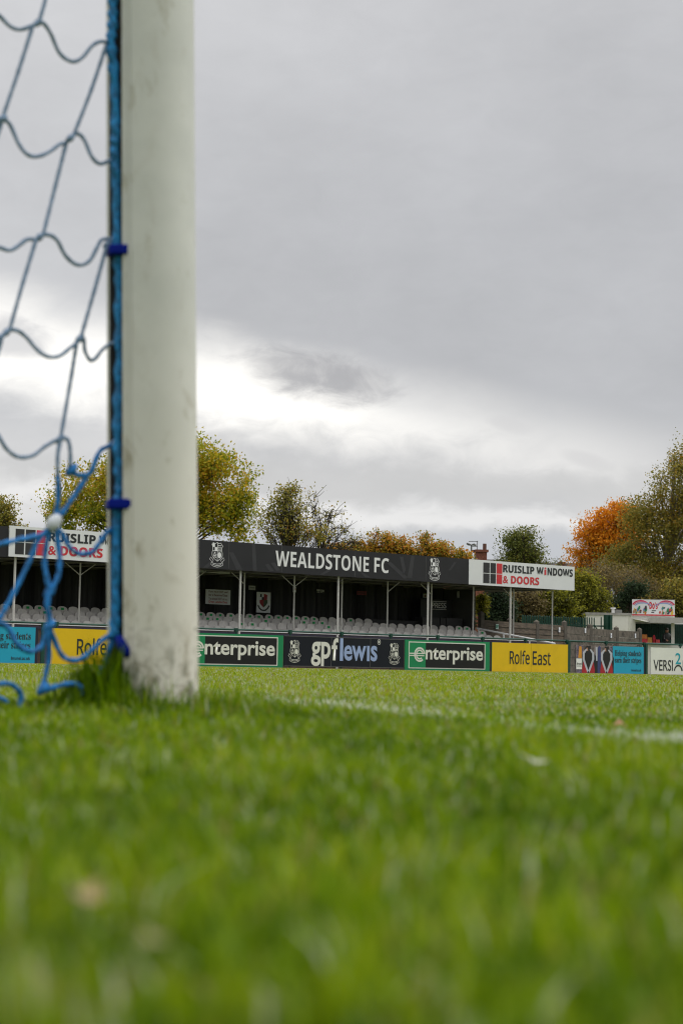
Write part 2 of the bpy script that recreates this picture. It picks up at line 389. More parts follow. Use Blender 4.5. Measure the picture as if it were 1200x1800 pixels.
# ------------------------------------------------------------------ goal frame
LEAN = -.0325 * r0
def goal():
    g = empty('football_goal', (POST[0], POST[1], 0), 'white round goalpost with scuffed paint and dark net groove down its back', 'goal')
    z = Vector((LEAN[0], LEAN[1], 1)).normalized(); x = Vector((1, 0, 0)); x = (x - z * x.dot(z)).normalized(); y = z.cross(x)
    mm = Matrix.Identity(3)
    for i in range(3): mm[i][0], mm[i][1], mm[i][2] = x[i], y[i], z[i]
    g.rotation_euler = mm.to_euler()
    # paint: off-white aluminium with grime, scuffs and greenish streaks near the foot
    M = bpy.data.materials.new('post paint'); M.use_nodes = True; b = NB(M.node_tree); nt_ = M.node_tree; p = nt_.nodes['Principled BSDF']
    p.inputs['Roughness'].default_value = .5; p.inputs['Specular IOR Level'].default_value = .35
    tco = b.n('ShaderNodeTexCoord').outputs['Object']; sp = b.n('ShaderNodeSeparateXYZ'); nt_.links.new(tco, sp.inputs[0]); zz = sp.outputs[2]
    c = b.mix(b.sstep(b.noise(tco, 7, 5, .6), .35, .7), (.55, .565, .55), (.63, .64, .625))
    lowf = b.sstep(zz, .75, .02)
    c = b.mix(b.m('MULTIPLY', lowf, .8), c, (.74, .70, .61))
    mp = b.n('ShaderNodeMapping'); nt_.links.new(tco, mp.inputs[0]); mp.inputs['Scale'].default_value = (1, 1, .45)
    d1 = b.sstep(b.noise(mp.outputs[0], 34, 4, .6), .59, .71)
    c = b.mix(b.m('MULTIPLY', d1, b.m('ADD', .32, b.m('MULTIPLY', lowf, .28))), c, (.26, .23, .13))
    d2 = b.sstep(b.noise(mp.outputs[0], 17, 6, .65, .8), .55, .72)
    c = b.mix(b.m('MULTIPLY', d2, b.m('ADD', .16, b.m('MULTIPLY', lowf, .48))), c, (.30, .25, .16))
    mp2 = b.n('ShaderNodeMapping'); nt_.links.new(tco, mp2.inputs[0]); mp2.inputs['Scale'].default_value = (1, 1, .35); mp2.inputs['Rotation'].default_value = (.9, .7, 0)
    d3 = b.m('MULTIPLY', b.sstep(b.noise(mp2.outputs[0], 46, 2, .5, .3), .56, .64), b.sstep(zz, .17, .04))
    c = b.mix(b.m('MULTIPLY', d3, .7), c, (.10, .11, .06))
    # horizontal scrape around the shaft
    sc_ = b.m('MULTIPLY', b.sstep(b.m('ABSOLUTE', b.m('SUBTRACT', zz, .138)), .004, .001), b.sstep(b.noise(tco, 18, 2, .5), .5, .6))
    c = b.mix(b.m('MULTIPLY', sc_, .6), c, (.22, .22, .18))
    d4 = b.m('MULTIPLY', b.sstep(b.noise(tco, 60, 5, .7, .5), .50, .62), b.sstep(zz, .19, .02))
    c = b.mix(b.m('MULTIPLY', d4, .75), c, (.17, .14, .08))
    nt_.links.new(c, p.inputs['Base Color'])
    def prof(rot=R(182.5)):
        o = []; half = R(15); Rr = .0622
        N = 110
        for i in range(N + 1):
            a = rot + half + (2 * math.pi - 2 * half) * i / N
            rr = Rr
            dlt = abs((a - rot + math.pi) % (2 * math.pi) - math.pi)
            if R(18.5) < dlt < R(23.5) or R(25) < dlt < R(30): rr -= .0028     # shallow moulding beside the groove
            o.append((rr * math.cos(a), rr * math.sin(a)))
        for dd, ss in ((.022, -1), (.022, 1)):             # floor of the groove
            a = rot + ss * half * .85; rr = Rr - dd
            o.append((rr * math.cos(a), rr * math.sin(a)))
        return o
    pr = prof(); n = len(pr)
    def shaft(y0, z0, z1):
        b_ = MB(); b_.add([(q[0], q[1] + y0, z0) for q in pr] + [(q[0], q[1] + y0, z1) for q in pr],
               [(i, (i + 1) % n, n + (i + 1) % n, n + i) for i in range(n)]); 
        b_.f.append(tuple(reversed(range(n)))); b_.f.append(tuple(range(n, 2 * n))); return b_
    # shade inside the net groove, painted as dark faces and a dark strip
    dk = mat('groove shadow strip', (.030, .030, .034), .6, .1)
    for y0 in (0.0, 7.44):
        pst = shaft(y0, -.05, 2.50).build('upright', M, g)
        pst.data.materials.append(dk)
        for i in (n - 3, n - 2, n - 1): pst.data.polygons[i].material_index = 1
        MB().box(-.0420, -.0405, y0 - .0125, y0 + .0065, -.04, 2.44).build('groove_shade', dk, pst)
    b_ = MB(); pc = [(q[0], q[1]) for q in pr]
    b_.add([(q[0], .062, 2.44 + q[1]) for q in pc] + [(q[0], 7.378, 2.44 + q[1]) for q in pc], [(i, n + i, n + (i + 1) % n, (i + 1) % n) for i in range(n)])
    b_.build('crossbar', M, g)
    return g, z
GOAL, PZ = goal()
# net plane through the rear of the post, leaning with it
def net(x, y, off=0.0):
    d = ray(x, y); nrm = np.array([0, 1, -LEAN[1]]); t = (POST[1] + off - EYE[1] * 1 + LEAN[1] * EYE[2]) / float(d @ nrm)
    p = EYE + d * t; return Vector(p)
def smooth_pts(P, k=4):
    out = []
    for i in range(len(P) - 1):
        p0, p1, p2, p3 = P[max(i - 1, 0)], P[i], P[i + 1], P[min(i + 2, len(P) - 1)]
        for j in range(k):
            t = j / k; out.append(.5 * ((2 * p1) + (p2 - p0) * t + (2 * p0 - 5 * p1 + 4 * p2 - p3) * t * t + (3 * p1 - p0 - 3 * p2 + p3) * t ** 3))
    out.append(P[-1]); return out
def goal_net():
    root = empty('goal_net', tuple(net(205, 1180)), 'blue knotted goal net with loose cords hanging beside the white goalpost', 'net')
    org = root.location.copy()
    def cordmat(nm, c, tw):
        M = bpy.data.materials.new(nm); M.use_nodes = True; b = NB(M.node_tree); nt_ = M.node_tree; p = nt_.nodes['Principled BSDF']
        p.inputs['Roughness'].default_value = .7
        t = b.n('ShaderNodeTexCoord').outputs['Object']; nz = b.noise(t, tw, 3, .6)
        cc = b.mix(b.sstep(nz, .35, .65), tuple(v * .6 for v in c), tuple(min(1, v * 1.3) for v in c)); nt_.links.new(cc, p.inputs['Base Color'])
        bn = b.n('ShaderNodeBump'); bn.inputs['Strength'].default_value = .6; bn.inputs['Distance'].default_value = .002
        nt_.links.new(nz, bn.inputs['Height']); nt_.links.new(bn.outputs[0], p.inputs['Normal']); return M
    thinm = cordmat('backlit net cord', (.17, .26, .40), 500); blue = cordmat('blue net cord', (.004, .155, .45), 160); rope = cordmat('blue edge rope', (.004, .17, .42), 110)  # upper cords: backlight glow is put into their paler grey-blue colour
    upper = [
     [(-12,20),(0,28),(18,46),(36,52),(57,45),(69,38)], [(69,38),(78,42),(90,60),(105,93),(126,108),(144,102),(162,81),(177,73),(194,76)],
     [(92,-60),(80,0),(69,38)], [(58,46),(32,128),(5,207)], [(187,80),(160,160),(132,232)],
     [(5,208),(18,219),(33,252),(48,271),(66,275),(87,267),(105,254),(117,250),(131,234)], [(131,234),(141,237),(150,249),(162,276),(177,288),(196,280)],
     [(-12,225),(5,208)], [(5,209),(-10,258)], [(117,251),(97,330),(77,410)], [(-14,431),(0,435),(18,440),(33,432),(48,421),(64,420),(76,412)],
     [(76,412),(90,414),(102,424),(114,447),(129,462),(144,466),(159,457),(171,435),(180,421),(198,420)], [(64,421),(40,500),(18,578)], [(187,436),(165,515),(144,588)],
     [(-12,604),(0,592),(6,588),(18,579)], [(18,579),(33,582),(48,594),(63,612),(78,624),(93,628),(108,624),(123,612),(134,603),(144,588)],
     [(144,588),(148,600),(150,618),(159,633),(168,630),(180,615),(195,604),(206,604)], [(5,590),(-12,650)], [(135,603),(126,660),(107,770)],
     [(-12,752),(0,770),(12,789),(27,801),(42,804),(60,800),(78,786),(93,777),(106,770)], [(106,770),(117,771),(122,780),(124,798),(124,819)], [(107,772),(102,800),(102,837)]]
    lower = [
     [(124,819),(129,831),(144,836),(159,831),(168,810),(177,792),(192,784),(205,777)], [(102,837),(103,870),(99,905),(95,918)], [(153,838),(132,870),(111,900),(95,918)],
     [(95,922),(88,935),(58,944),(29,950),(-12,960)], [(95,922),(67,950),(58,973),(35,1022),(12,1066),(-8,1100)],
     [(-12,1088),(0,1095),(15,1104),(29,1130),(44,1142),(58,1145),(73,1136),(82,1113),(86,1101)], [(93,925),(85,941),(80,973),(79,996),(85,1025),(88,1040)],
     [(97,925),(104,967),(105,996),(101,1017),(88,1040)], [(88,1040),(83,1063),(87,1087),(85,1122),(86,1157),(82,1180),(76,1206),(73,1220)],
     [(87,1101),(99,1133),(111,1154),(128,1161),(146,1157),(163,1142),(181,1125),(201,1112)], [(205,926),(187,938),(175,955),(163,970),(146,974),(131,970),(120,958),(111,941),(98,925)],
     [(-12,1204),(0,1202),(17,1202),(32,1212),(38,1224),(35,1242)], [(-12,1224),(0,1227),(12,1234)], [(80,1214),(102,1206),(125,1202),(140,1206),(147,1222)],
     [(166,1212),(175,1186),(187,1162),(192,1142),(201,1120)]]
    def cord(pts, rad, m_, name='cord', n=7, dp=.11):
        P = [net(x, y, .004 * math.sin(x * .05 + y * .03)) - org for x, y in pts]
        Q = smooth_pts(P, 5); L = sum((Q[i + 1] - Q[i]).length for i in range(len(Q) - 1)); kk = max(2, int(5 * L / (len(Q) - 1) / .0016) // 5)
        Q = smooth_pts(Q, kk); MB().tube(Q, [rad * (1 + .05 * math.sin(i * .21) + .04 * math.sin(i * .057 + 1)) for i in range(len(Q))], 10, True, .62, dp).build(name, m_, root, True)
    NR = {-1: (62, -310), 0: (125, -137), 1: (69, 38), 2: (5, 209), 3: (76, 412), 4: (18, 579), 5: (106, 770), 6: (34, 930), 7: (104, 1085), 8: (40, 1215)}
    K = lambda r, i: (NR[r][0] - 126 * i, NR[r][1] - (25 * i if r < 6 else 12 * i if r < 7 else 0) + 5 * math.sin(r * 2.1 + i * 1.7))
    def sag(a, c_, d=40): 
        return [a, (a[0] * .88 + c_[0] * .12, a[1] * .88 + c_[1] * .12 + d * .35), (a[0] * .6 + c_[0] * .4, a[1] * .6 + c_[1] * .4 + d), (a[0] * .3 + c_[0] * .7, a[1] * .3 + c_[1] * .7 + d * .75), (a[0] * .1 + c_[0] * .9, a[1] * .1 + c_[1] * .9 + d * .1), c_]
    extra = [[(-12, 20), K(1, 1)], [(5, 209), (-30, 250), K(2, 1)][:1] + sag(K(2, 1), (5, 209))[::-1][1:], [(-14, 431), (-30, 415), K(3, 1)], sag(K(4, 1), (-12, 604), 20), [(-12, 752), K(5, 1)], [(-10, 258), K(3, 1)], [(-12, 650), K(5, 1)], [(92, -60), K(0, 0)], [K(0, 0), K(-1, 0)], sag(K(0, 0), (203, -118), 30),
             [(-12, 960), K(6, 1)], [(-12, 1088), K(7, 1)], [(-12, 1204), K(8, 1)]]
    for i in range(0, 5):
        for r in range(-1, 9):
            if K(r, i)[0] > -13 and r > 0: continue
            if r in (-1, 0) or K(r, i)[0] < -13: extra.append(sag(K(r, i + 1), K(r, i), 42 if r < 6 else 24))
            if r < 8:
                nx = K(r + 1, i + (1 if NR[r + 1][0] > NR[r][0] else 0))
                if nx[0] < -13 or r == -1: extra.append([K(r, i), nx])
    for c in extra: cord(c, .0027, thinm, 'cord', 7, .06)
    for c in upper: cord(c, .0027, thinm, 'cord', 7, .06)
    for c in lower: cord(c, .0034 if len(c) < 12 else .0040, blue)
    ev = [(196,-420),(199,-300),(197,-180),(198,-60),(199,0),(199,40),(196,78),(202,140),(205,230),(203,270),(206,330),(208,440),(211,500),(212,600),(210,700),(208,780),(212,850),(208,885),(207,930),(205,1000),(204,1080),(201,1120)]
    P = [net(x + 2.5, y, -.006) + Vector((-.003, 0, 0)) - org for x, y in ev]; P = smooth_pts(P, 24)
    rad = [.0066 + .0006 * math.sin(i * .47) + .0005 * math.sin(i * .17) for i in range(len(P))]
    MB().tube(P, rad, 12, True, .5, .16).build('edge_rope', rope, root, True)
    for x, y in ((194, 76), (67, 40), (5, 209), (124, 243), (70, 417), (12, 584), (140, 596), (106, 772), (189, 430), (203, 778), (88, 1040), (87, 1101), (76, 1211), (202, 1117), (205, 927), (126, 826)):
        q = net(x, y) - org; s_ = .0052 if y < 815 else .0072
        MB().tube([q + Vector((-s_, 0, -s_)), q, q + Vector((s_, 0, s_))], [.003, s_, .003], 8).build('knot', thinm if y < 815 else blue, root, True)
    q = net(95, 919) - org; wht = mat('white tape', (.56, .60, .66), .7, .1, 40)
    MB().tube([q + Vector((-.006, 0, -.010)), q + Vector((-.002, 0, -.003)), q + Vector((.003, 0, .004)), q + Vector((.007, 0, .010))], [.006, .0095, .009, .005], 9).build('tie_knot', wht, root, True)
    clipm = mat('dark blue clip plastic', (.001, .010, .22), .6, .1, spec=.1)
    for y, xa, xb, hh in ((437, 193, 233, 9), (885, 191, 233, 9)):
        a_, b_ = net(xa, y, -.018), net(xb, y, -.030)
        c0 = net((xa + xb) / 2, y, -.014); hz = hh * 2.35 / FPX
        # a short collar wrapping rope and groove
        ax = (b_ - a_); ax.z = 0; L = ax.length; ax.normalize(); nn = Vector((-ax.y, ax.x, 0))
        pts = [a_, a_ + nn * .030, b_ + nn * .012, b_]
        v = [p + Vector((0, 0, -hz)) - org for p in pts] + [p + Vector((0, 0, hz)) - org for p in pts]
        o = MB().add(v, [(0, 3, 2, 1), (4, 5, 6, 7), (0, 1, 5, 4), (1, 2, 6, 5), (2, 3, 7, 6), (3, 0, 4, 7)]).build('net_clip', clipm, root)
        bv = o.modifiers.new('bevel', 'BEVEL'); bv.width = .003; bv.segments = 2
    q = net(212, 1136, -.02) - org
    o = MB().tube([q + Vector((-.004, 0, .014)), q + Vector((0, 0, .004)), q + Vector((.006, -.004, -.006)), q + Vector((.009, -.006, -.014))], [.004, .0075, .007, .004], 9).build('net_clip', clipm, root, True)
goal_net()

# ------------------------------------------------------------------ lettering and crest helpers (all in the x,z plane, facing -y)
def bold(s): return ''.join(chr(0x1D5D4 + ord(c) - 65) if 'A' <= c <= 'Z' else chr(0x1D5EE + ord(c) - 97) if 'a' <= c <= 'z' else chr(0x1D7EC + ord(c) - 48) if c.isdigit() else c for c in s)
def sans(s): return ''.join(chr(0x1D5A0 + ord(c) - 65) if 'A' <= c <= 'Z' else chr(0x1D5BA + ord(c) - 97) if 'a' <= c <= 'z' else c for c in s)
def serif(s): return ''.join(chr(0x1D400 + ord(c) - 65) if 'A' <= c <= 'Z' else chr(0x1D41A + ord(c) - 97) if 'a' <= c <= 'z' else c for c in s)
def text(body, x0, x1, z0, z1, y, mt, parent, offset=0.0, name='lettering', thick=.004):
    c = bpy.data.curves.new('txt', 'FONT'); c.body = body; c.size = 1; c.offset = offset; c.resolution_u = 4
    o = bpy.data.objects.new('txt', c); COL.objects.link(o); bpy.context.view_layer.update()
    me = bpy.data.meshes.new_from_object(o.evaluated_get(bpy.context.evaluated_depsgraph_get()))
    bpy.data.objects.remove(o); bpy.data.curves.remove(c)
    n = len(me.vertices); a = np.zeros(n * 3, np.float32); me.vertices.foreach_get('co', a); a = a.reshape(-1, 3)
    mn, mx = a.min(0), a.max(0)
    q = np.zeros_like(a)
    q[:, 0] = x0 + (a[:, 0] - mn[0]) / (mx[0] - mn[0]) * (x1 - x0); q[:, 2] = z0 + (a[:, 1] - mn[1]) / (mx[1] - mn[1]) * (z1 - z0); q[:, 1] = y - thick
    me.vertices.foreach_set('co', q.ravel()); me.update()
    me.materials.clear(); me.materials.append(mt); me.name = name
    o = bpy.data.objects.new(name, me); COL.objects.link(o); o.parent = parent
    return o
def crest(x, z, w, h, y, mt, parent, name='crest'):
    """two-tone club shield with scroll, w = scroll width, h = height, (x,z) = centre"""
    k = w / 300.0; kz = h / 460.0; b = MB(); T = lambda px, py: (x + (px - 400) * k, z + (460 - py) * kz); y1 = y
    y0 = y - .006
    out = [(290,270),(320,238),(345,255),(370,250),(395,230),(430,252),(470,240),(510,295),(490,340),(490,380),(506,430),(505,480),(480,520),(405,580),(330,522),(297,470),(297,420),(310,370),(308,320)]
    b.ribbon([T(*p) for p in out], 8 * k, y0, y1, True)
    b.slab([T(401, 240), T(409, 240), T(409, 575), T(401, 575)], y0 - .002, y1)
    b.slab([T(306, 384), T(494, 384), T(494, 393), T(306, 393)], y0 - .004, y1)
    for q in ([(300,270),(325,246),(350,258),(350,320),(310,320)], [(350,320),(400,320),(400,384),(350,384)]): b.slab([T(*p) for p in q], y0 + .002, y1)
    for yy in (290, 330, 368): b.ribbon([T(416, yy + 8), T(440, yy - 4), T(462, yy + 4), T(484, yy - 6)], 11 * k, y0, y1)
    b.slab([T(335,403),(T(352,412)),T(368,403),T(366,418),T(352,432),T(337,418)], y0, y1)
    for yy in (452, 480, 508): b.ribbon([T(318 + (yy - 452) * .3, yy + 6), T(340, yy - 6), T(362, yy - 6), T(388, yy + 6)], 11 * k, y0, y1)
    b.slab([T(448 + 36 * math.cos(t * .5236), 465 + 56 * math.sin(t * .5236)) for t in range(12)], y0, y1)
    for sg in (-1, 1):
        M_ = lambda px, py: T(400 + sg * (400 - px), py)
        b.ribbon([M_(272,506), M_(326,562), M_(303,598), M_(250,545)], 7 * k, y0, y1, True)
    b.ribbon([T(283,600), T(330,622), T(400,632), T(470,622), T(517,600), T(520,645), T(470,675), T(400,688), T(330,675), T(283,650)], 7 * k, y0, y1, True)
    b.ribbon([T(312,638), T(355,652), T(400,658), T(445,652), T(488,638)], 8 * k, y0, y1)
    return b.build(name, mt, parent)

# ------------------------------------------------------------------ materials of the ground's structures
white = mat('white paint', (.70, .71, .71), .5, .05, 2, dirt=(.45, .43, .38), dirt_amt=.25)
signw = mat('white sign sheet', (.74, .76, .78), .4, .03, 1.2)
blk = mat('black sign sheet', (.012, .012, .014), .45, .12, 1.0)
fascia_blk = mat('charcoal fascia sheet', (.026, .026, .030), .5, .10, .8, spec=.25)
ghost = mat('charcoal fascia print', (.046, .046, .052), .5, .08, 2, spec=.25)
letw = mat('white lettering', (.78, .79, .80), .5, .03, 3)
darkink = mat('dark lettering', (.022, .026, .03), .5, .1, 3)
red = mat('red print', (.58, .035, .045), .5, .06, 3)
postm = mat('cream post paint', (.62, .61, .57), .5, .06, 4, dirt=(.30, .26, .20), dirt_amt=.35, dirt_scale=3)
wallk = mat('black corrugated wall', (.028, .028, .0285), .6, .75, 1.0, spec=.2, stretch=(3.2, 1, .04))
roofm = mat('roof sheet', (.14, .14, .14), .7, .15, 1.2)
soffit = mat('grey soffit sheet', (.24, .23, .21), .8, .12, 2, dirt=(.12, .11, .09), dirt_amt=.5)
conc = mat('stand concrete', (.28, .27, .25), .9, .2, 3, bump=.3)
greyp = mat('dark grey panel', (.085, .085, .080), .7, .12, 1.2)
greenrail = mat('dark green rail paint', (.006, .055, .040), .45, .1, 3)

# ------------------------------------------------------------------ covered stand
SX0, SX1 = 19.98 * S - 6.0, 40.1 * S
FZ0, FZ1 = HCAM + (2.6524 - HCAM) * S, HCAM + (3.4189 - HCAM) * S
YBACK = 52.2
XE = onY(812, 1070, 51.2)[0]                   # end wall of the enclosed part
ROWS = [('front', 48.55, 1098.7), ('second', 49.25, 1090.0), ('third', 49.95, 1083.0), ('back', 50.65, 1076.0)]
rowz = [onY(370, py, Y)[2] for _, Y, py in ROWS]
SEATH = .82
def stand():
    st = empty('football_stand', ((SX0 + SX1) / 2, (YS + YBACK) / 2, 0), 'long low covered stand with black fascia, pale roof posts and rows of seats', 'stand')
    o0 = Vector(st.location)
    def P(b, name, m_, par=None):
        b.v = [(v[0] - o0.x, v[1] - o0.y, v[2]) for v in b.v]
        return b.build(name, m_, par or st)
    b = MB()
    xs = np.arange(SX0, XE + .01, .15); z0, z1 = .9, FZ0 + .22                # corrugated sheet
    vs = []; fs = []
    for i, x in enumerate(xs):
        yy = YBACK + (.10 if (i // 2) % 2 else 0.0)
        vs += [(x, yy, z0), (x, yy, z1)]
        if i: fs.append((2 * i - 2, 2 * i, 2 * i + 1, 2 * i - 1))
    b.add(vs, fs); b.box(SX0, XE, YBACK + .14, YBACK + .24, 0, z1); P(b, 'back_wall', wallk)
    dE = ray(833, 1070); YE = XE * dE[1] / dE[0]
    P(MB().box(XE - .02, XE + .06, YE, YBACK + .25, 0, FZ0 + .08), 'end_wall', greyp)
    b = MB(); b.add([(SX0, YS + .05, FZ0 + .10), (SX1, YS + .05, FZ0 + .10), (SX1, YBACK + .6, FZ0 + .24), (SX0, YBACK + .6, FZ0 + .24)], [(0, 1, 2, 3)])
    for k in range(28):
        x = SX0 + .4 + k * (SX1 - SX0 - .8) / 27
        b.box(x - .04, x + .04, YS + .1, YBACK, FZ0 + .02, FZ0 + .09)
    for y in (YS2, 50.4): b.box(SX0, SX1, y - .05, y + .05, FZ0 + .0, FZ0 + .015)
    P(b, 'soffit', soffit)
    P(MB().add([(SX0, YS + .03, FZ1 - .12), (SX1, YS + .03, FZ1 - .12), (SX1, YBACK + .8, FZ0 + .30), (SX0, YBACK + .8, FZ0 + .30), (SX0, YS + .03, FZ0 + .12), (SX1, YS + .03, FZ0 + .12), (SX1, YBACK + .8, FZ0 + .25), (SX0, YBACK + .8, FZ0 + .25)],
           [(0, 1, 2, 3), (7, 6, 5, 4), (0, 4, 5, 1), (1, 5, 6, 2), (2, 6, 7, 3), (3, 7, 4, 0)]), 'roof', roofm)
    # terrace steps
    b = MB(); XR = SX1 - .6
    ends = [onY(884, 1110, 48.5)[0], onY(855, 1107, 49.2)[0], onY(828, 1104, 49.9)[0], onY(828, 1092, 50.6)[0]]
    for (nm, Y, _), zt, xe in zip(ROWS, rowz, ends):
        b.box(SX0, xe, Y - .30, Y + .399, 0, zt - SEATH)
    P(b, 'terrace_steps', conc)
    zf = onY(450, 1108.6, 47.9)[2] - .05
    P(MB().box(SX0, ends[0] + 1.2, 47.86, 47.98, 0, zf), 'front_wall', mat('stand brick', (.075, .05, .04), .9, .3, 5))
    P(MB().box(SX0, ends[0] + 1.2, 47.84, 48.0, zf + .002, zf + .05), 'coping', white)
    P(MB().box(SX0, ends[0] + 1.2, 47.845, 47.858, zf - .13, zf - .03), 'wall_band', mat('dull purple band', (.035, .030, .055), .6, .2, 2))
    # plain dark fascia carried on to the left of the signs
    P(MB().box(SX0, 19.98 * S - .02, YS - .02, YS + .03, FZ0 - .02, FZ1 - .03), 'fascia', fascia_blk)
    # roof posts: thick front row and slim braced row
    for k in range(6):
        x = 20.24 * S + k * 3.43 * S
        P(MB().tube([(x, YS + .12, 0), (x, YS + .12, FZ0 + .09)], .040, 10), 'roof_post', postm)
    for k in range(11):
        x = (22.56 + k * 1.751) * S
        p = P(MB().tube([(x, YS2, 0), (x, YS2, FZ0 + .0)], .030, 8), 'roof_post', postm)
        sides = {0: (-1, 1), 1: (-1, 1), 2: (-1, 1), 3: (-1,), 4: (-1, 1), 6: (1,), 7: (-1,), 9: (-1,)}.get(k, ())
        for s_ in sides: P(MB().tube([(x + s_ * .02, YS2, FZ0 - .38), (x + s_ * .56, YS2, FZ0 - .01)], .015, 6), 'brace', postm, p)
    # strip lamp under the roof (unlit)
    a = onY(352, 1013, 50.0); c = onY(405, 1015, 50.0)
    P(MB().box(a[0], c[0], 49.95, 50.07, FZ0 + .02, FZ0 + .09), 'strip_lamp', white)
    # press enclosure in the right-hand corner
    a = onY(739, 1070, 51.5)[0]; zt = onY(775, 1054, 51.5)[2]
    P(MB().box(a, XE - .3, 51.5, 51.6, 1.0, zt), 'press_panel', mat('press panel', (.020, .022, .022), .6, .1))
    for xa, xb in ((742, 772), (773.5, 783), (784, 812)):
        l, r_ = onY(xa, 1092, 50.75)[0], onY(xb, 1092, 50.75)[0]
        P(MB().box(l, r_, 50.75, 51.2, .9, onY(775, 1086, 50.75)[2]), 'press_desk', mat('press desk', (.03, .03, .032), .6, .12))
    l, r_ = onY(650, 1092, 51.0)[0], onY(740, 1092, 51.0)[0]
    P(MB().box(l, r_, 51.0, 51.35, onY(700, 1098, 51)[2] - .5, onY(700, 1090.5, 51)[2]), 'bench', mat('black bench', (.02, .02, .021), .6, .12))
    c = onY(806, 1045, 51.45); b = MB()
    b.slab([(c[0] + .075 * math.cos(t * .3927), c[2] + .19 * math.sin(t * .3927)) for t in range(16)], 51.36, 51.49)
    P(b, 'bulkhead_lamp', white)
    return st
stand()
def wallsign(name, px0, px1, py0, py1, Y, m_, label, cat='sign', edge=None):
    a, b_ = onY(px0, (py0 + py1) / 2, Y), onY(px1, (py0 + py1) / 2, Y); c = onY((px0 + px1) / 2, py0, Y); d = onY((px0 + px1) / 2, py1, Y)
    x0, x1, z1, z0 = a[0], b_[0], c[2], d[2]
    o = MB().box(x0 - a[0], x1 - a[0], 0, .02, 0, z1 - z0).build(name, m_, loc=(a[0], Y, z0)); tag(o, label, cat)
    return o, x1 - x0, z1 - z0
YW = YBACK - .03
o, w_, h_ = wallsign('notice_sign', 361.5, 405, 1036.5, 1062.5, YW, signw, 'white notice about reserved seats screwed to the black back wall')
mr = mat('brown notice ink', (.16, .03, .025), .6, .1)
for i, (t, m_) in enumerate((('If you have NOT paid', mr), ('for a Reserved Seat', mr), ('You should NOT sit in a', mr), ('Green Labelled Seat', red))):
    z = h_ * (.76 - .21 * i - (.04 if i > 1 else 0)); text(t, w_ * .12, w_ * .88, z, z + h_ * .16, -.003, m_, o, .012)
o, w_, h_ = wallsign('club_sign', 451, 475.5, 1041, 1077, YW - .04, signw, 'white board with red and green club crest on the black back wall')
b = MB(); cx = w_ / 2; T = lambda u, v: (w_ * u, h_ * v)
MB().slab([T(.24,.88), T(.5,.92), T(.5,.62), T(.22,.62)], -.006, 0).build('shield_panel', letw, o)
b = MB(); b.slab([T(.26,.90), T(.36,.92), T(.36,.76), T(.23,.76)], -.009, 0); b.slab([T(.36,.76), T(.5,.76), T(.5,.62), T(.36,.62)], -.009, 0); b.build('shield_panel', darkink, o)
b = MB(); b.slab([T(.5,.92), T(.76,.88), T(.74,.62), T(.5,.62)], -.0065, 0); b.slab([T(.22,.62), T(.5,.62), T(.5,.25), T(.34,.36), T(.22,.48)], -.0065, 0); b.build('shield_panel', mat('crest red', (.33, .03, .035), .6, .1), o)
MB().slab([T(.5,.62), T(.77,.62), T(.77,.48), T(.66,.36), T(.5,.25)], -.0065, 0).build('shield_panel', mat('crest green', (.06, .10, .06), .6, .1), o)
b = MB(); b.ribbon([T(.10,.36), T(.20,.22), T(.35,.13), T(.5,.11), T(.65,.13), T(.80,.22), T(.90,.36)], h_ * .07, -.006, 0); b.build('scroll', darkink, o)
o, w_, h_ = wallsign('notice_sign', 437.5, 449, 1029.5, 1037, YW, mat('grey sign sheet', (.5, .5, .49), .5, .05), 'small pale grey sign high on the black wall left of the crest board')
MB().box(w_ * .12, w_ * .88, -.005, 0, h_ * .4, h_ * .62).build('lettering', mat('faded print', (.2, .2, .21)), o)
o, w_, h_ = wallsign('notice_sign', 515, 520.5, 1032, 1041, YW, signw, 'small white sign with red mark beside a braced roof post')
MB().box(w_ * .2, w_ * .8, -.005, 0, h_ * .45, h_ * .8).build('pictogram', red, o)
o, w_, h_ = wallsign('exit_sign', 556, 570, 1035.5, 1042.5, YW, mat('sign grey print', (.06, .065, .065)), 'dark sign with two white pictograms on the black wall')
b = MB(); b.box(w_ * .03, w_ * .45, -.005, 0, h_ * .45, h_ * .92); b.box(w_ * .55, w_ * .7, -.005, 0, h_ * .1, h_ * .9); b.box(w_ * .76, w_ * .96, -.005, 0, h_ * .35, h_ * .8); b.box(w_ * .08, w_ * .4, -.005, 0, h_ * .12, h_ * .3); b.build('pictogram', mat('grey print', (.5, .5, .5)), o)
o, w_, h_ = wallsign('notice_sign', 627, 644, 1039, 1046, YW, mat('dull red sign', (.16, .012, .016), .5, .1), 'dull red sign on the black wall behind the seats')
MB().box(w_ * .1, w_ * .9, -.005, 0, h_ * .42, h_ * .6).build('lettering', mat('dark red print', (.05, .01, .012)), o)
o, w_, h_ = wallsign('notice_sign', 743.5, 750, 1043.5, 1051, YW, mat('grey sign sheet', (.5, .5, .49)), 'small cream sign on the wall left of the press enclosure')
MB().box(w_ * .3, w_ * .7, -.005, 0, h_ * .2, h_ * .75).build('pictogram', mat('brown print', (.2, .08, .06)), o)
o, w_, h_ = wallsign('press_sign', 758, 784, 1056.5, 1072, 51.46, mat('press sheet', (.022, .024, .024), .6, .1), 'dark sign reading PRESS on the enclosure at the end of the stand')
text(sans('PRESS'), w_ * .02, w_ * .98, h_ * .2, h_ * .8, -.003, mat('grey lettering', (.66, .66, .64)), o, .015)
b = MB(); b.box(w_ * .0, w_, -.005, 0, h_ * .92, h_ * .97); b.box(0, w_, -.005, 0, h_ * .03, h_ * .08); b.build('rule_line', mat('grey lettering', (.42, .42, .41)), o)

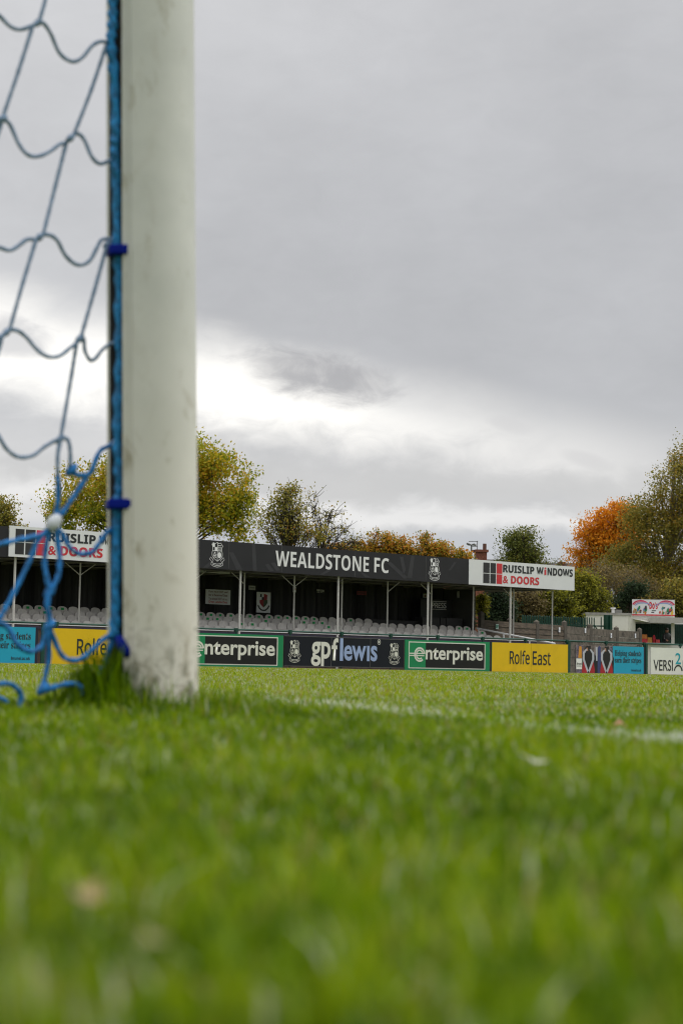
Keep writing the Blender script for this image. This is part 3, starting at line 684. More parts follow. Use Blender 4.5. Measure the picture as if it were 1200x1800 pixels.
# fascia signs (things of their own, fixed to the front of the roof)
def fX(px, py=990): return onY(px, py, YS)[0]
def fZ(px, py): return onY(px, py, YS)[2]
def fsign(name, x0, x1, m_, label):
    o = MB().box(0, x1 - x0, 0, .05, 0, FZ1 - FZ0).build(name, m_, loc=(x0, YS - .06, FZ0)); tag(o, label, 'sign'); return o
XA, XB, XM = 19.98 * S, 35.48 * S, SX1
xw = onY(352, 975, YS)[0] - 1.0        # end of the left white board, behind the goalpost
def ruislip(x0, x1, px, label):
    o = fsign('sponsor_sign', x0, x1, signw, label); H = FZ1 - FZ0
    f = lambda p, q: (onY(p, q, YS)[0] - x0)
    g, rr = MB(), MB()
    d = px
    for i in range(3):
        for j in range(2):
            bb = (rr if i == 2 else g); bb.slab([(d[i][0], H * (.50 if j else .09)), (d[i][1], H * (.50 if j else .09)), (d[i][1], H * (.91 if j else .47)), (d[i][0], H * (.91 if j else .47))], -.006, 0)
    g.build('window_logo', mat('logo grey', (.030, .030, .033), .5, .08), o); rr.build('window_logo', red, o)
    t0, tw = d[3], d[4]
    text(bold('RUISLIP'), t0, t0 + tw * .44, H * .57, H * .88, -.003, darkink, o, .018)
    text(bold('W'), t0 + tw * .472, t0 + tw * .572, H * .57, H * .88, -.003, darkink, o, .018)
    text(bold('i'), t0 + tw * .583, t0 + tw * .612, H * .57, H * .885, -.003, red, o)
    text(bold('NDOWS'), t0 + tw * .628, t0 + tw, H * .565, H * .885, -.003, darkink, o, .018)
    text(bold('& DOORS'), t0, t0 + tw * .51, H * .13, H * .45, -.003, red, o, .018)
    return o
def wl(x0, a): return [(fX(a[0]) - x0, fX(a[1]) - x0), (fX(a[2]) - x0, fX(a[3]) - x0), (fX(a[4]) - x0, fX(a[5]) - x0)]
dr = wl(XB, (847, 858, 859.5, 869, 870.5, 880.2)); ruislip(XB, XM, dr + [fX(881.5) - XB, fX(1004) - fX(881.5)], 'white fascia sign for windows and doors at the right end of the stand')
dl = [(q0 + .02, q1 + .02) for q0, q1 in wl(XA, (23.5, 39, 41.5, 58.5, 60.5, 76.5))]
ruislip(XA, xw, dl + [dl[2][1] + .10, fX(1004) - fX(881.5)], 'white fascia sign for windows and doors behind the net, left of the goalpost')
o = fsign('stand_name_sign', xw + .01, XB - .01, fascia_blk, 'charcoal fascia sign with white WEALDSTONE FC lettering and two white crests'); H = FZ1 - FZ0; x0 = xw + .01
text(bold('WEALDSTONE'), fX(482) - x0, fX(646) - x0, H * .23, H * .80, -.004, letw, o); text(bold('FC'), fX(655.5) - x0, fX(681) - x0, H * .23, H * .80, -.004, letw, o)
crest(fX(379.5) - x0, H * .5, .60, H * .88, -.002, letw, o); crest(fX(761.5) - x0, H * .5, .60, H * .88, -.002, letw, o)
for q in ([(400,.62),(408,.62),(425,.02),(414,.02)], [(440,.98),(446,.98),(450,.02),(443,.02)], [(355,.02),(364,.02),(372,.22),(368,.25)], [(464,.26),(470,.30),(480,.06),(473,.02)], [(474,.34),(481,.36),(491,.10),(484,.06)], [(700,.9),(706,.9),(711,.40),(707,.2)], [(678,.62),(684,.68),(716,.10),(708,.06)], [(714,.1),(722,.1),(726,.95),(720,.95)],[(786,.5),(790,.5),(800,.85),(796,.85)], [(560,.02),(566,.02),(580,.2),(574,.22)],[(640,.02),(650,.02),(636,.2),(632,.18)]):
    MB().slab([(fX(p) - x0, H * v) for p, v in q], -.002, 0).build('ghost_print', ghost, o)
jb = MB()
for p in (400, 493, 622, 746): jb.box(fX(p) - x0, fX(p) - x0 + .012, -.003, 0, .02, H - .02)
jb.build('panel_joint', mat('joint grey', (.10, .10, .10)), o)

# ------------------------------------------------------------------ seats
def seat_mesh():
    b = MB(); w, n = .195, 8                      # rounded back shell, front face towards -y
    prof_ = []
    for i in range(n + 1):
        a = math.pi * i / n; prof_.append((-w * math.cos(a), (SEATH - .19) + .19 * math.sin(a) ** .6))
    out = [(-w * .94, .36)] + prof_ + [(w * .94, .36)]
    k = len(out)
    def yy(x, z, o): return o + .10 * (x / w) ** 2 * -.45 + (z - .36) * .16
    fr = [(x, yy(x, z, -.02), z) for x, z in out]; bk = [(x, yy(x, z, .018), z) for x, z in out]
    b.add(fr + bk, [tuple(reversed(range(k))), tuple(range(k, 2 * k))] + [(i, (i + 1) % k, k + (i + 1) % k, k + i) for i in range(k)])
    pan = [(-w * .92, .30), (-w * .95, .52)] + [(-w * .95 * math.cos(math.pi * i / 6), .52 + .08 * math.sin(math.pi * i / 6)) for i in range(1, 6)] + [(w * .95, .52), (w * .92, .30)]
    b.slab(pan, -.14, -.105)
    b.box(-w * .8, w * .8, -.10, .02, .30, .335); b.box(-.03, .03, -.06, .04, 0, .31)
    return b
seatm = mat('grey seat plastic', (.60, .575, .54), .5, .06, 6, dirt=(.36, .33, .3), dirt_amt=.35, dirt_scale=4)
def vary_by_object(M, lo, hi):
    b = NB(M.node_tree); p = M.node_tree.nodes['Principled BSDF']; l = p.inputs['Base Color'].links[0].from_socket
    r_ = b.n('ShaderNodeObjectInfo').outputs['Random']; v = b.n('ShaderNodeVectorMath', operation='SCALE')
    M.node_tree.links.new(l, v.inputs[0]); b.put(v.inputs[3], b.m('ADD', lo, b.m('MULTIPLY', r_, hi - lo))); M.node_tree.links.new(v.outputs[0], p.inputs['Base Color'])
vary_by_object(seatm, .86, 1.18)
seatproto = seat_mesh().build('stadium_seat', seatm)
lab_m = mat('green seat label', (.01, .32, .08), .6, .08)
labproto = MB().slab([(-.055, SEATH - .135), (.05, SEATH - .135), (.05, SEATH - .055), (-.055, SEATH - .055)], -.002, .006).build('seat_label', lab_m)
ORD = ['first', 'second', 'third', 'fourth', 'fifth', 'sixth', 'seventh', 'eighth', 'ninth', 'tenth', 'eleventh', 'twelfth']
REF = {0: 'leftmost thick roof post', 2: 'first thick post past goalpost', 3: 'second thick post past goalpost', 4: 'third thick post past goalpost', 5: 'rightmost thick roof post'}
PX_ = [20.24 * S + k * 3.43 * S for k in range(6)]
green_px = {'back': [-1, 44, 70, 92, 110, 352, 371, 387, 405, 421, 438, 454, 471, 487, 502, 517, 534, 550, 610, 612], 'third': [361, 378, 476, 542, 556, 573, 70, 805, 818], 'second': [427, 443, 590, 573, 845], 'front': []}
def seats():
    first = True; rightpx = {'back': 648, 'third': 820, 'second': 850, 'front': 876}
    for (nm, Y, _), zt in zip(ROWS, rowz):
        xa = onY(-45, 1090, Y)[0]; xb = onY(rightpx[nm], 1098, Y)[0]; pitch = .43
        off = {'front': .1, 'second': .27, 'third': .0, 'back': .18}[nm]
        n = int((xb - xa) / pitch); cnt = {}
        marks = [onY(p, 1088, Y)[0] for p in green_px[nm]]
        for i in range(n + 1):
            x = xb - i * pitch - off * .3
            if nm == 'third' and onY(443, 1090, Y)[0] < x < onY(462, 1090, Y)[0]: pass
            if nm == 'front' and onY(480, 1100, Y)[0] < x < onY(512, 1100, Y)[0]: continue      # gap in the front row
            k = sum(1 for p in PX_ if p < x * YS / Y + .0)
            k = max(i2 for i2 in range(-1, 6) if i2 == -1 or PX_[i2] * Y / YS < x)          # roof post seen just left of the seat
            green = any(abs(x - q) < pitch * .5 for q in marks)
            if k == 1: num, side, ref = int((PX_[2] * Y / YS - x) / pitch), 'left of', 'first thick post past goalpost'
            elif k == -1: num, side, ref = int((PX_[0] * Y / YS - x) / pitch), 'left of', 'leftmost thick roof post'
            else: num, side, ref = int((x - PX_[k] * Y / YS) / pitch), 'right of', REF[k]
            o = seatproto if first else seatproto.copy()
            if not first: COL.objects.link(o)
            first = False
            o.location = (x, Y, zt - SEATH); o.rotation_euler = (0, 0, random.uniform(-.05, .05)); o.rotation_euler.x = random.uniform(-.05, .05)
            key = f"grey seat{' with green label' if green else ''}, {nm} row, {ORD[min(num, 11)]} {side} {ref}"
            tag(o, key, 'seat', 'seats in the covered stand')
            if green:
                l = labproto.copy(); COL.objects.link(l); l.parent = o
                l.location = (0, -.006, 0)
seats()
bpy.data.objects.remove(labproto)

# ------------------------------------------------------------------ pitch-side boards and rail
BZ0, BZ1 = .012, HCAM + (.85 - HCAM) * S
HB = BZ1 - BZ0
def board(x0, x1, m_, name, label, z0=BZ0, frame=None):
    r_ = empty(name, (x0, YB, z0), label, 'advertising board', 'advertising boards along the pitch rail')
    p = MB().box(0, x1 - x0, 0, .03, 0, BZ1 - z0).build('panel', m_, r_)
    return r_
greenb = mat('green board sheet', (.006, .22, .085), .4, .05, 1.0, dirt=(.02, .14, .06), dirt_amt=.3)
blackb = mat('black board sheet', (.016, .016, .018), .5, .12, 1.0, spec=.2)
navy = mat('navy board sheet', (.010, .012, .020), .5, .15, 1.0, spec=.2)
yellow = mat('yellow board sheet', (.72, .47, .004), .4, .04, 1.2, dirt=(.55, .36, .01), dirt_amt=.4)
sky_b = mat('blue board sheet', (.012, .33, .53), .4, .04, 1.0)
palelet = mat('pale blue lettering', (.30, .39, .66), .5, .05)
whiteb = mat('white board sheet', (.73, .74, .72), .4, .04, 1.5)
ofw = mat('off white lettering', (.68, .68, .65), .5, .04)
def enterprise(x0, x1, label):
    o = board(x0, x1, greenb, 'sponsor_board', label); L = x1 - x0; H = HB
    MB().box(L * .04, L * .945, -.004, 0, H * .065, H * .94).build('border', ofw, o)
    MB().box(L * .05, L * .235, -.007, -.0015, H * .095, H * .91).build('logo_panel', greenb, o)
    MB().box(L * .235, L * .935, -.007, -.0015, H * .095, H * .91).build('name_panel', blackb, o)
    text('nterprise', L * .232, L * .915, H * .22, H * .80, -.0085, ofw, o, .022)
    b = MB(); cx, cz = L * .165, H * .52; rx, rz = L * .056, H * .215
    for q, w in ((1.0, .030), (.66, .024)):
        b.ribbon([(cx + rx * q * math.cos(R(a)), cz + rz * q * math.sin(R(a))) for a in range(6, 326, 16)], w * L * .5, -.012, -.006)
    for dz in (.035, -.035): b.box(L * .05, cx + rx * .92, -.0125, -.006, cz + H * dz - H * .018, cz + H * dz + H * .018)
    b.build('letter_logo', ofw, o)
    return o
def rolfe(x0, x1, label):
    o = board(x0, x1, yellow, 'sponsor_board', label); L = x1 - x0
    text(sans('Rolfe'), L * .225, L * .485, HB * .27, HB * .75, -.003, darkink, o, .010); text(sans('East'), L * .525, L * .765, HB * .255, HB * .735, -.003, darkink, o, .010)
    MB().box(L * .505, L * .507, -.003, 0, 0.01, HB - .01).build('panel_joint', mat('yellow joint', (.42, .27, .01)), o)
    b = MB(); b.box(-.035, 0, -.004, .03, 0, HB); b.box(L, L + .035, -.004, .03, 0, HB); b.build('end_strip', greenrail, o)
    return o
enterprise(bX(711.5), bX(860), 'green and black board reading enterprise, between navy and yellow boards')
enterprise(bX(497.5) - (bX(860) - bX(711.5)), bX(497.5), 'green and black board reading enterprise, partly hidden by the goalpost')
rolfe(bX(864), bX(997.5), 'yellow board reading Rolfe East on the right, under the open roof end')
rolfe(bX(89), bX(89) + bX(997.5) - bX(864), 'yellow board reading Rolfe East behind the net on the left')
def gpf(x0, x1):
    o = board(x0, x1, navy, 'sponsor_board', 'navy board reading gpf lewis between two white crests', z0=.075); L = x1 - x0; H = BZ1 - .075
    f = lambda p: bX(p) - x0
    text('gp', f(546.5), f(580.5), H * .02, H * .83, -.003, ofw, o, .022); text('f', f(582.5), f(594), H * .22, H * .97, -.003, ofw, o, .022)
    text('l', f(597), f(602.5), H * .21, H * .97, -.003, palelet, o, .02); text('ew', f(604), f(643), H * .22, H * .74, -.003, palelet, o, .022)
    text('\u0131', f(644.5), f(649), H * .22, H * .74, -.003, palelet, o, .02); text('s', f(651), f(662.5), H * .215, H * .75, -.003, palelet, o, .022)
    cx, cz = f(665.5), H * .88; b = MB(); b.ribbon([(cx + .055 * math.cos(t * .5236), cz + .085 * math.sin(t * .5236)) for t in range(12)], .018, -.006, 0, True); b.box(cx - .02, cx + .02, -.006, 0, cz - .03, cz + .03); b.build('ring_mark', ofw, o)
    crest(f(517.5), H * .49, .50, H * .74, -.002, ofw, o); crest(f(692.5), H * .49, .50, H * .74, -.002, ofw, o)
    b = MB()
    for p in (582, 650.5): b.box(f(p) - .008, f(p) + .008, -.0035, 0, 0, H)
    b.box(0, L, -.003, 0, 0, .018); b.box(0, L, -.003, 0, H - .018, H); b.build('panel_joint', mat('joint grey', (.10, .10, .10)), o)
gpf(bX(499.5), bX(709.5))
def brunel(xr, xm, xl, label):
    o = board(xl, xr, mat('board edge navy', (.012, .012, .03)), 'university_board', label); L, s_ = xr - xl, xm - xl; H = HB
    MB().box(s_, L - .09, -.004, 0, .01, H).build('blue_panel', sky_b, o)
    w_ = L - s_ - .09
    text(serif('Helping students'), s_ + w_ * .06, L - .09 - w_ * .08, H * .60, H * .86, -.006, darkink, o, .004)
    text(serif('earn their stripes'), s_ + w_ * .06, L - .09 - w_ * .08, H * .35, H * .61, -.006, darkink, o, .004)
    text(bold('brunel.ac.uk'), s_ + w_ * .60, L - .09 - w_ * .08, H * .10, H * .19, -.006, darkink, o)
    # printed photograph: graduates seen from behind in gowns and hoods
    ph = MB().box(0, s_ - .01, -.004, 0, .01, H).build('photo_panel', mat('print backdrop', (.16, .13, .13), .5, .8, 3.5), o)
    def sl(poly, m_, y): MB().slab([(s_ * u, H * v) for u, v in poly], y, -.003).build('photo_print', m_, ph)
    gown = mat('printed gown', (.014, .013, .016), .5, .2); hoodw = mat('printed hood silk', (.46, .47, .56), .5, .08); hoodr = mat('printed hood red', (.36, .018, .028), .5, .1); skin = mat('printed skin', (.38, .2, .14), .5, .15); blu = mat('printed blue', (.045, .055, .17), .5, .2); org = mat('printed orange', (.55, .24, .03), .5, .2)
    sl([(.585,.0),(.67,.0),(.67,.95),(.63,1.0),(.59,.9)], blu, -.0095); sl([(.03,.0),(.2,.0),(.2,.98),(.03,.98)], mat('printed crowd', (.12, .10, .16), .5, .7, 9), -.005)
    sl([(.07,.55),(.17,.52),(.16,.95),(.10,.97)], org, -.007); sl([(.9,.6),(.99,.55),(.99,.98),(.92,.98)], mat('printed crowd', (.12, .10, .16)), -.006)
    sl([(.55,.45),(.58,.45),(.58,.95),(.53,.95)], hoodw, -.0095); sl([(.17,.0),(.99,.0),(.99,.62),(.17,.66)], gown, -.0075)
    for c in (.34, .83):
        sl([(c-.15,.0),(c+.19,.0),(c+.2,.55),(c+.13,.80),(c,.86),(c-.09,.80),(c-.14,.6)], gown, -.008)
        sl([(c-.06,.80),(c+.06,.80),(c+.06,.98),(c-.05,.98)], gown, -.009); sl([(c-.05,.80),(c-.01,.80),(c-.02,.92),(c-.06,.90)], skin, -.010)
        for sg in (-1, 1):
            sl([(c+sg*.03,.86),(c+sg*.07,.86),(c+sg*.15,.74),(c+sg*.155,.50),(c+sg*.03,.02),(c+sg*.0,.10),(c+sg*.10,.50),(c+sg*.10,.70)], hoodw, -.0105 - .0005 * (sg > 0))
            sl([(c+sg*.135,.42),(c+sg*.17,.12),(c+sg*.17,.0),(c+sg*.035,.0),(c+sg*.03,.03)], hoodr, -.0112 - .0005 * (sg > 0))
    sl([(.02,.14),(.17,.14),(.17,.52),(.02,.52)], letw, -.012)
    text(bold('Brunel'), s_ * .035, s_ * .155, H * .30, H * .38, -.0135, darkink, ph); text('University', s_ * .035, s_ * .15, H * .22, H * .28, -.0135, darkink, ph)
    return o
xr, xm, xl = bX(1133), bX(1076), bX(1010.5)
brunel(xr, xm, xl, 'university board with gowned graduates photo and blue panel, left of the white board')
brunel(bX(66.5) , bX(66.5) - 1.95, bX(66.5) - 4.0, 'university board with blue panel at the left picture edge behind the net')
def version(x0):
    L = 3.9; o = board(x0, x0 + L, whiteb, 'sponsor_board', 'white board reading VERSI with a blue figure 2 at the right picture edge'); H = HB
    f = lambda p: bX(p) - x0
    text('VERSI', f(1147.5), f(1181.5), H * .14, H * .55, -.003, darkink, o, .008); text('N', f(1199), f(1212), H * .14, H * .55, -.003, darkink, o, .008)
    text('2', f(1186), f(1195.5), H * .40, H * .82, -.003, mat('teal print', (.01, .30, .40)), o, .012)
    a, c = f(1184.5), f(1197.5); mid, rr = (a + c) / 2, (c - a) / 2
    MB().ribbon([(mid + rr * math.cos(R(t)), H * .15 + H * .20 * math.sin(R(t))) for t in range(180, -1, -15)], .06, -.006, 0).build('arch_mark', darkink, o)
version(bX(1143))
def rail():
    xs = [bX(p) for p in (513, 606, 694, 777, 855, 930, 1001, 1070, 1135)]; st = (xs[-1] - xs[0]) / 8
    xs = [xs[0] + st * k for k in range(-6, 12)]
    r_ = empty('pitch_rail', (xs[0], YB + .12, 0), 'long dark green tubular rail running along the pitch behind the advertising boards', 'rail')
    zr = onY(600, 1113, YB + .12)[2]; x0 = xs[0]
    MB().tube([(-1, 0, zr), (xs[-1] - x0 + 1, 0, zr)], .030, 8).build('rail', greenrail, r_)
    for i, x in enumerate(xs): MB().tube([(x - x0, 0, 0), (x - x0, 0, zr)], .032, 8).box(x - x0 - .05, x - x0 + .05, -.045, .045, zr - .07, zr + .045).build('rail_post', greenrail, r_)
    for p in (1001, 1137, 77):
        x = bX(p); MB().box(x - x0 - .055, x - x0 + .055, -.09, -.032, 0, zr - .02).build('rail_post', greenrail, r_)
rail()
tag(MB().box(10, 62, YB - .16, YB - .10, -.01, .022).build('kerb_strip', mat('edging yellow', (.42, .36, .13), .9, .35, 2)), 'pale yellow edging along the foot of the boards', None, None, 'structure')
tag(MB().add([(8, YB - .09, .004), (75, YB - .09, .004), (75, 60, .004), (8, 60, .004)], [(0, 1, 2, 3)]).build('path', mat('tarmac', (.06, .06, .06), .9, .25, 4)), 'tarmac path between rail and stand', None, None, 'structure')

# ------------------------------------------------------------------ handrail at the end of the stand
def handrail():
    a, c = Vector(onY(838, 1104.5, 49.2)), Vector(onY(975, 1131.5, 45.6)); r_ = empty('handrail', (a.x, a.y, 0), 'sloping white tubular handrail running down from the end of the stand', 'handrail')
    o = Vector((a.x, a.y, 0)); MB().tube([a - o, c - o], .035, 8).build('top_rail', white, r_)
    for t in (.02, .35, .68, .98):
        p = a.lerp(c, t) - o; MB().tube([(p.x, p.y, 0), p], .028, 8).build('post', white, r_)
handrail()

# ------------------------------------------------------------------ concrete fence, green palisade
def fence():
    pxs = [845, 895, 942, 991, 1036, 1082, 1123]; tops = [1077, 1089, 1092.6, 1093.5, 1099, 1103.5, 1106]; pan = [1089, 1093, 1096, 1099.5, 1104, 1107.5, 1110]
    D = [68.6 + (86 - 68.6) * i / 6 for i in range(7)]
    P = [Vector(dep(p, t, d)) for p, t, d in zip(pxs, pan, D)]; hp = [dep(p, t, d)[2] for p, t, d in zip(pxs, tops, D)]
    r_ = empty('panel_fence', (P[0].x, P[0].y, 0), 'weathered grey brown panel fence with concrete posts right of the stand', 'fence'); o = Vector((P[0].x, P[0].y, 0))
    wood = mat('weathered board', (.085, .066, .046), .9, .45, 2, bump=.5, stretch=(1, 1, 9)); cnc = mat('fence concrete', (.115, .10, .078), .95, .35, 4, dirt=(.03, .026, .02), dirt_amt=.85, dirt_scale=1.6, bump=.5); cpost = mat('fence post concrete', (.11, .098, .08), .95, .2, 6, dirt=(.06, .055, .045), dirt_amt=.5)
    for i in range(7):
        q = P[i] - o; b = MB().box(q.x - .09, q.x + .09, q.y - .09, q.y + .09, 0, hp[i])
        n = len(b.v); b.add([(q.x - .09, q.y - .09, hp[i]), (q.x + .09, q.y - .09, hp[i]), (q.x + .09, q.y + .09, hp[i]), (q.x - .09, q.y + .09, hp[i]), (q.x, q.y, hp[i] + .08)], [(0, 1, 4), (1, 2, 4), (2, 3, 4), (3, 0, 4)])
        b.build('fence_post', cpost, r_)
    for i in range(6):
        a, c = P[i] - o, P[i + 1] - o; d = Vector((c.x - a.x, c.y - a.y, 0)); L = d.length; d.normalize(); nn = Vector((-d.y, d.x, 0)); b = MB()
        N = 9 if i < 3 else 6
        for k in range(N):
            for side in (0,):
                z0a, z1a = a.z * k / N, a.z * (k + 1) / N - .012; z0c, z1c = c.z * k / N, c.z * (k + 1) / N - .012
                t0, t1 = (.035, .012) if i < 3 else (.04, .034)
                A, C = a + d * .09, c - d * .09
                v = [(A.x - nn.x * t0, A.y - nn.y * t0, z0a), (C.x - nn.x * t0, C.y - nn.y * t0, z0c), (C.x + nn.x * .03, C.y + nn.y * .03, z0c), (A.x + nn.x * .03, A.y + nn.y * .03, z0a),
                     (A.x - nn.x * t1, A.y - nn.y * t1, z1a), (C.x - nn.x * t1, C.y - nn.y * t1, z1c), (C.x + nn.x * .03, C.y + nn.y * .03, z1c), (A.x + nn.x * .03, A.y + nn.y * .03, z1a)]
                b.add(v, [(0, 3, 2, 1), (4, 5, 6, 7), (0, 1, 5, 4), (1, 2, 6, 5), (2, 3, 7, 6), (3, 0, 4, 7)])
        b.build('fence_panel', wood if i < 3 else cnc, r_)
    # little signs fixed to it
    dd = P[6] - P[0]; dd.z = 0; ang = math.atan2(dd.y, dd.x); nn = Vector((dd.y, -dd.x, 0)).normalized()
    def fsg(px, py, w, h, m_, name, label):
        px -= 6.5
        k = max(i for i in range(6) if pxs[i] <= px); e = P[k + 1] - P[k]; nv = Vector((-e.y, e.x, 0)).normalized()
        rd = Vector(ray(px, py)); tt = (Vector((P[k].x, P[k].y, HCAM)) - Vector(EYE)).dot(nv) / rd.dot(nv); p = Vector(EYE) + rd * tt
        p -= nv * .07 if nv.dot(rd) > 0 else nv * -.07; q = MB().box(-w / 2, w / 2, -.01, .01, -h / 2, h / 2).build(name, m_, loc=p); q.rotation_euler = (0, 0, ang); tag(q, label, 'sign'); return q
    gs = fsg(876.6, 1101.3, .27, .20, mat('mint sign sheet', (.50, .66, .60)), 'direction_sign', 'pale green sign with dark green arrow pictogram on the brown fence')
    g2 = mat('sign green', (.02, .2, .12)); b = MB(); b.box(-.11, -.01, -.016, -.01, -.06, .07); b.box(.02, .11, -.016, -.01, .0, .06); b.box(.03, .07, -.016, -.01, -.07, .0); b.build('pictogram', g2, gs)
    for px, py, lb in ((986.5, 1107, 'small white sign on the concrete fence panel nearest the green palisade'), (1032, 1108.5, 'small white sign on the fence in front of the white cabin'), (1077.5, 1117, 'small white sign on the fence left of the last but one post'), (1120, 1117.5, 'small white sign on the fence end beside the food kiosk')):
        q = fsg(px, py, .17, .22, signw, 'fence_sign', lb); MB().box(-.06, .06, -.014, -.0105, -.02, .0).build('lettering', mat('faded print', (.2, .2, .21)), q)
fence()
def palisade():
    a, c = Vector(dep(918, 1080, 92)), Vector(dep(1068, 1086, 94)); r_ = empty('palisade_fence', (a.x, a.y, 0), 'dark green steel palisade fence standing behind the panel fence', 'fence'); o = Vector((a.x, a.y, 0))
    gm = mat('palisade green', (.003, .040, .026), .5, .12, 3); d = (c - a); d.z = 0; L = d.length; d.normalize(); nn = Vector((d.y, -d.x, 0)); zt = a.z
    n = int(L / .145)
    pales = MB(); missing = 0
    for i in range(n):
        t = i * L / n; px = 918 + 150 * i / n
        if 1040 < px < 1066 and i % 3: continue
        p = d * t; w = .118 if px < 1030 else .07
        z1 = zt + random.uniform(-.03, .03) - (.02 if px < 1030 else 0)
        A, C = p - d * w / 2, p + d * w / 2
        pales.add([(A.x, A.y, 0), (C.x, C.y, 0), (C.x, C.y, z1 - .07), (p.x, p.y, z1), (A.x, A.y, z1 - .07), (p.x + nn.x * .03, p.y + nn.y * .03, 0), (p.x + nn.x * .03, p.y + nn.y * .03, z1 - .07)],
                  [(0, 5, 6, 4), (5, 1, 2, 6), (4, 6, 3), (6, 2, 3), (1, 0, 4, 3, 2)])
    q = pales.build('pales', gm, r_)
    for z in (zt - .5, zt * .35):
        e0, e1 = nn * -.03, d * L + nn * -.03
        MB().tube([(e0.x, e0.y, z), (e1.x, e1.y, z)], .045, 6).build('cross_rail', gm, r_)
    s0, s1 = d * (L * (1043 - 918) / 150), d * (L * (1060 - 918) / 150)
    MB().tube([(s0.x, s0.y, zt - .45), (s1.x, s1.y, zt - 1.2)], .035, 6).build('diagonal_brace', gm, r_)
    for px in (1064.5, 1071): 
        p = d * (L * (px - 918) / 150); MB().box(p.x - .10, p.x + .10, p.y - .1, p.y + .1, 0, zt + .12).build('gate_post', gm, r_)
palisade()

# ------------------------------------------------------------------ cabin and food kiosk
def local_root(name, px, D, label, cat, yaw=0.0):
    p = ground(px, D); return empty(name, tuple(p), label, cat, None, AZ - math.pi / 2 + yaw)
def cabin():
    D = 97.0; s_ = D / FPX; r_ = local_root('cabin', 1070, D, 'plain white flat roofed cabin behind the green gate', 'cabin'); H = 106 * s_; w = 80 * s_
    wm = mat('cabin white', (.76, .75, .70), .6, .04, 1.0, dirt=(.5, .46, .38), dirt_amt=.2); x0, x1 = -41 * s_, 38 * s_
    MB().box(x0, x1, 0, 4, 0, H - .14).build('wall', wm, r_)
    rf = MB().box(x0 - .06, x1 + .02, -.06, 4.05, H - .14, H).build('roof', mat('cabin roof grey', (.34, .33, .31), .8, .15), r_)
    f0 = 10 * s_; MB().tube([(f0, .8, H - .02), (f0, .8, H + .25)], .09, 10).tube([(f0, .8, H + .25), (f0, .8, H + .33)], .15, 10).build('flue', white, rf)
    MB().box(14 * s_, 27 * s_, 1.0, 1.8, H, H + .22).build('roof_vent', mat('vent grey', (.2, .2, .19)), rf)
cabin()
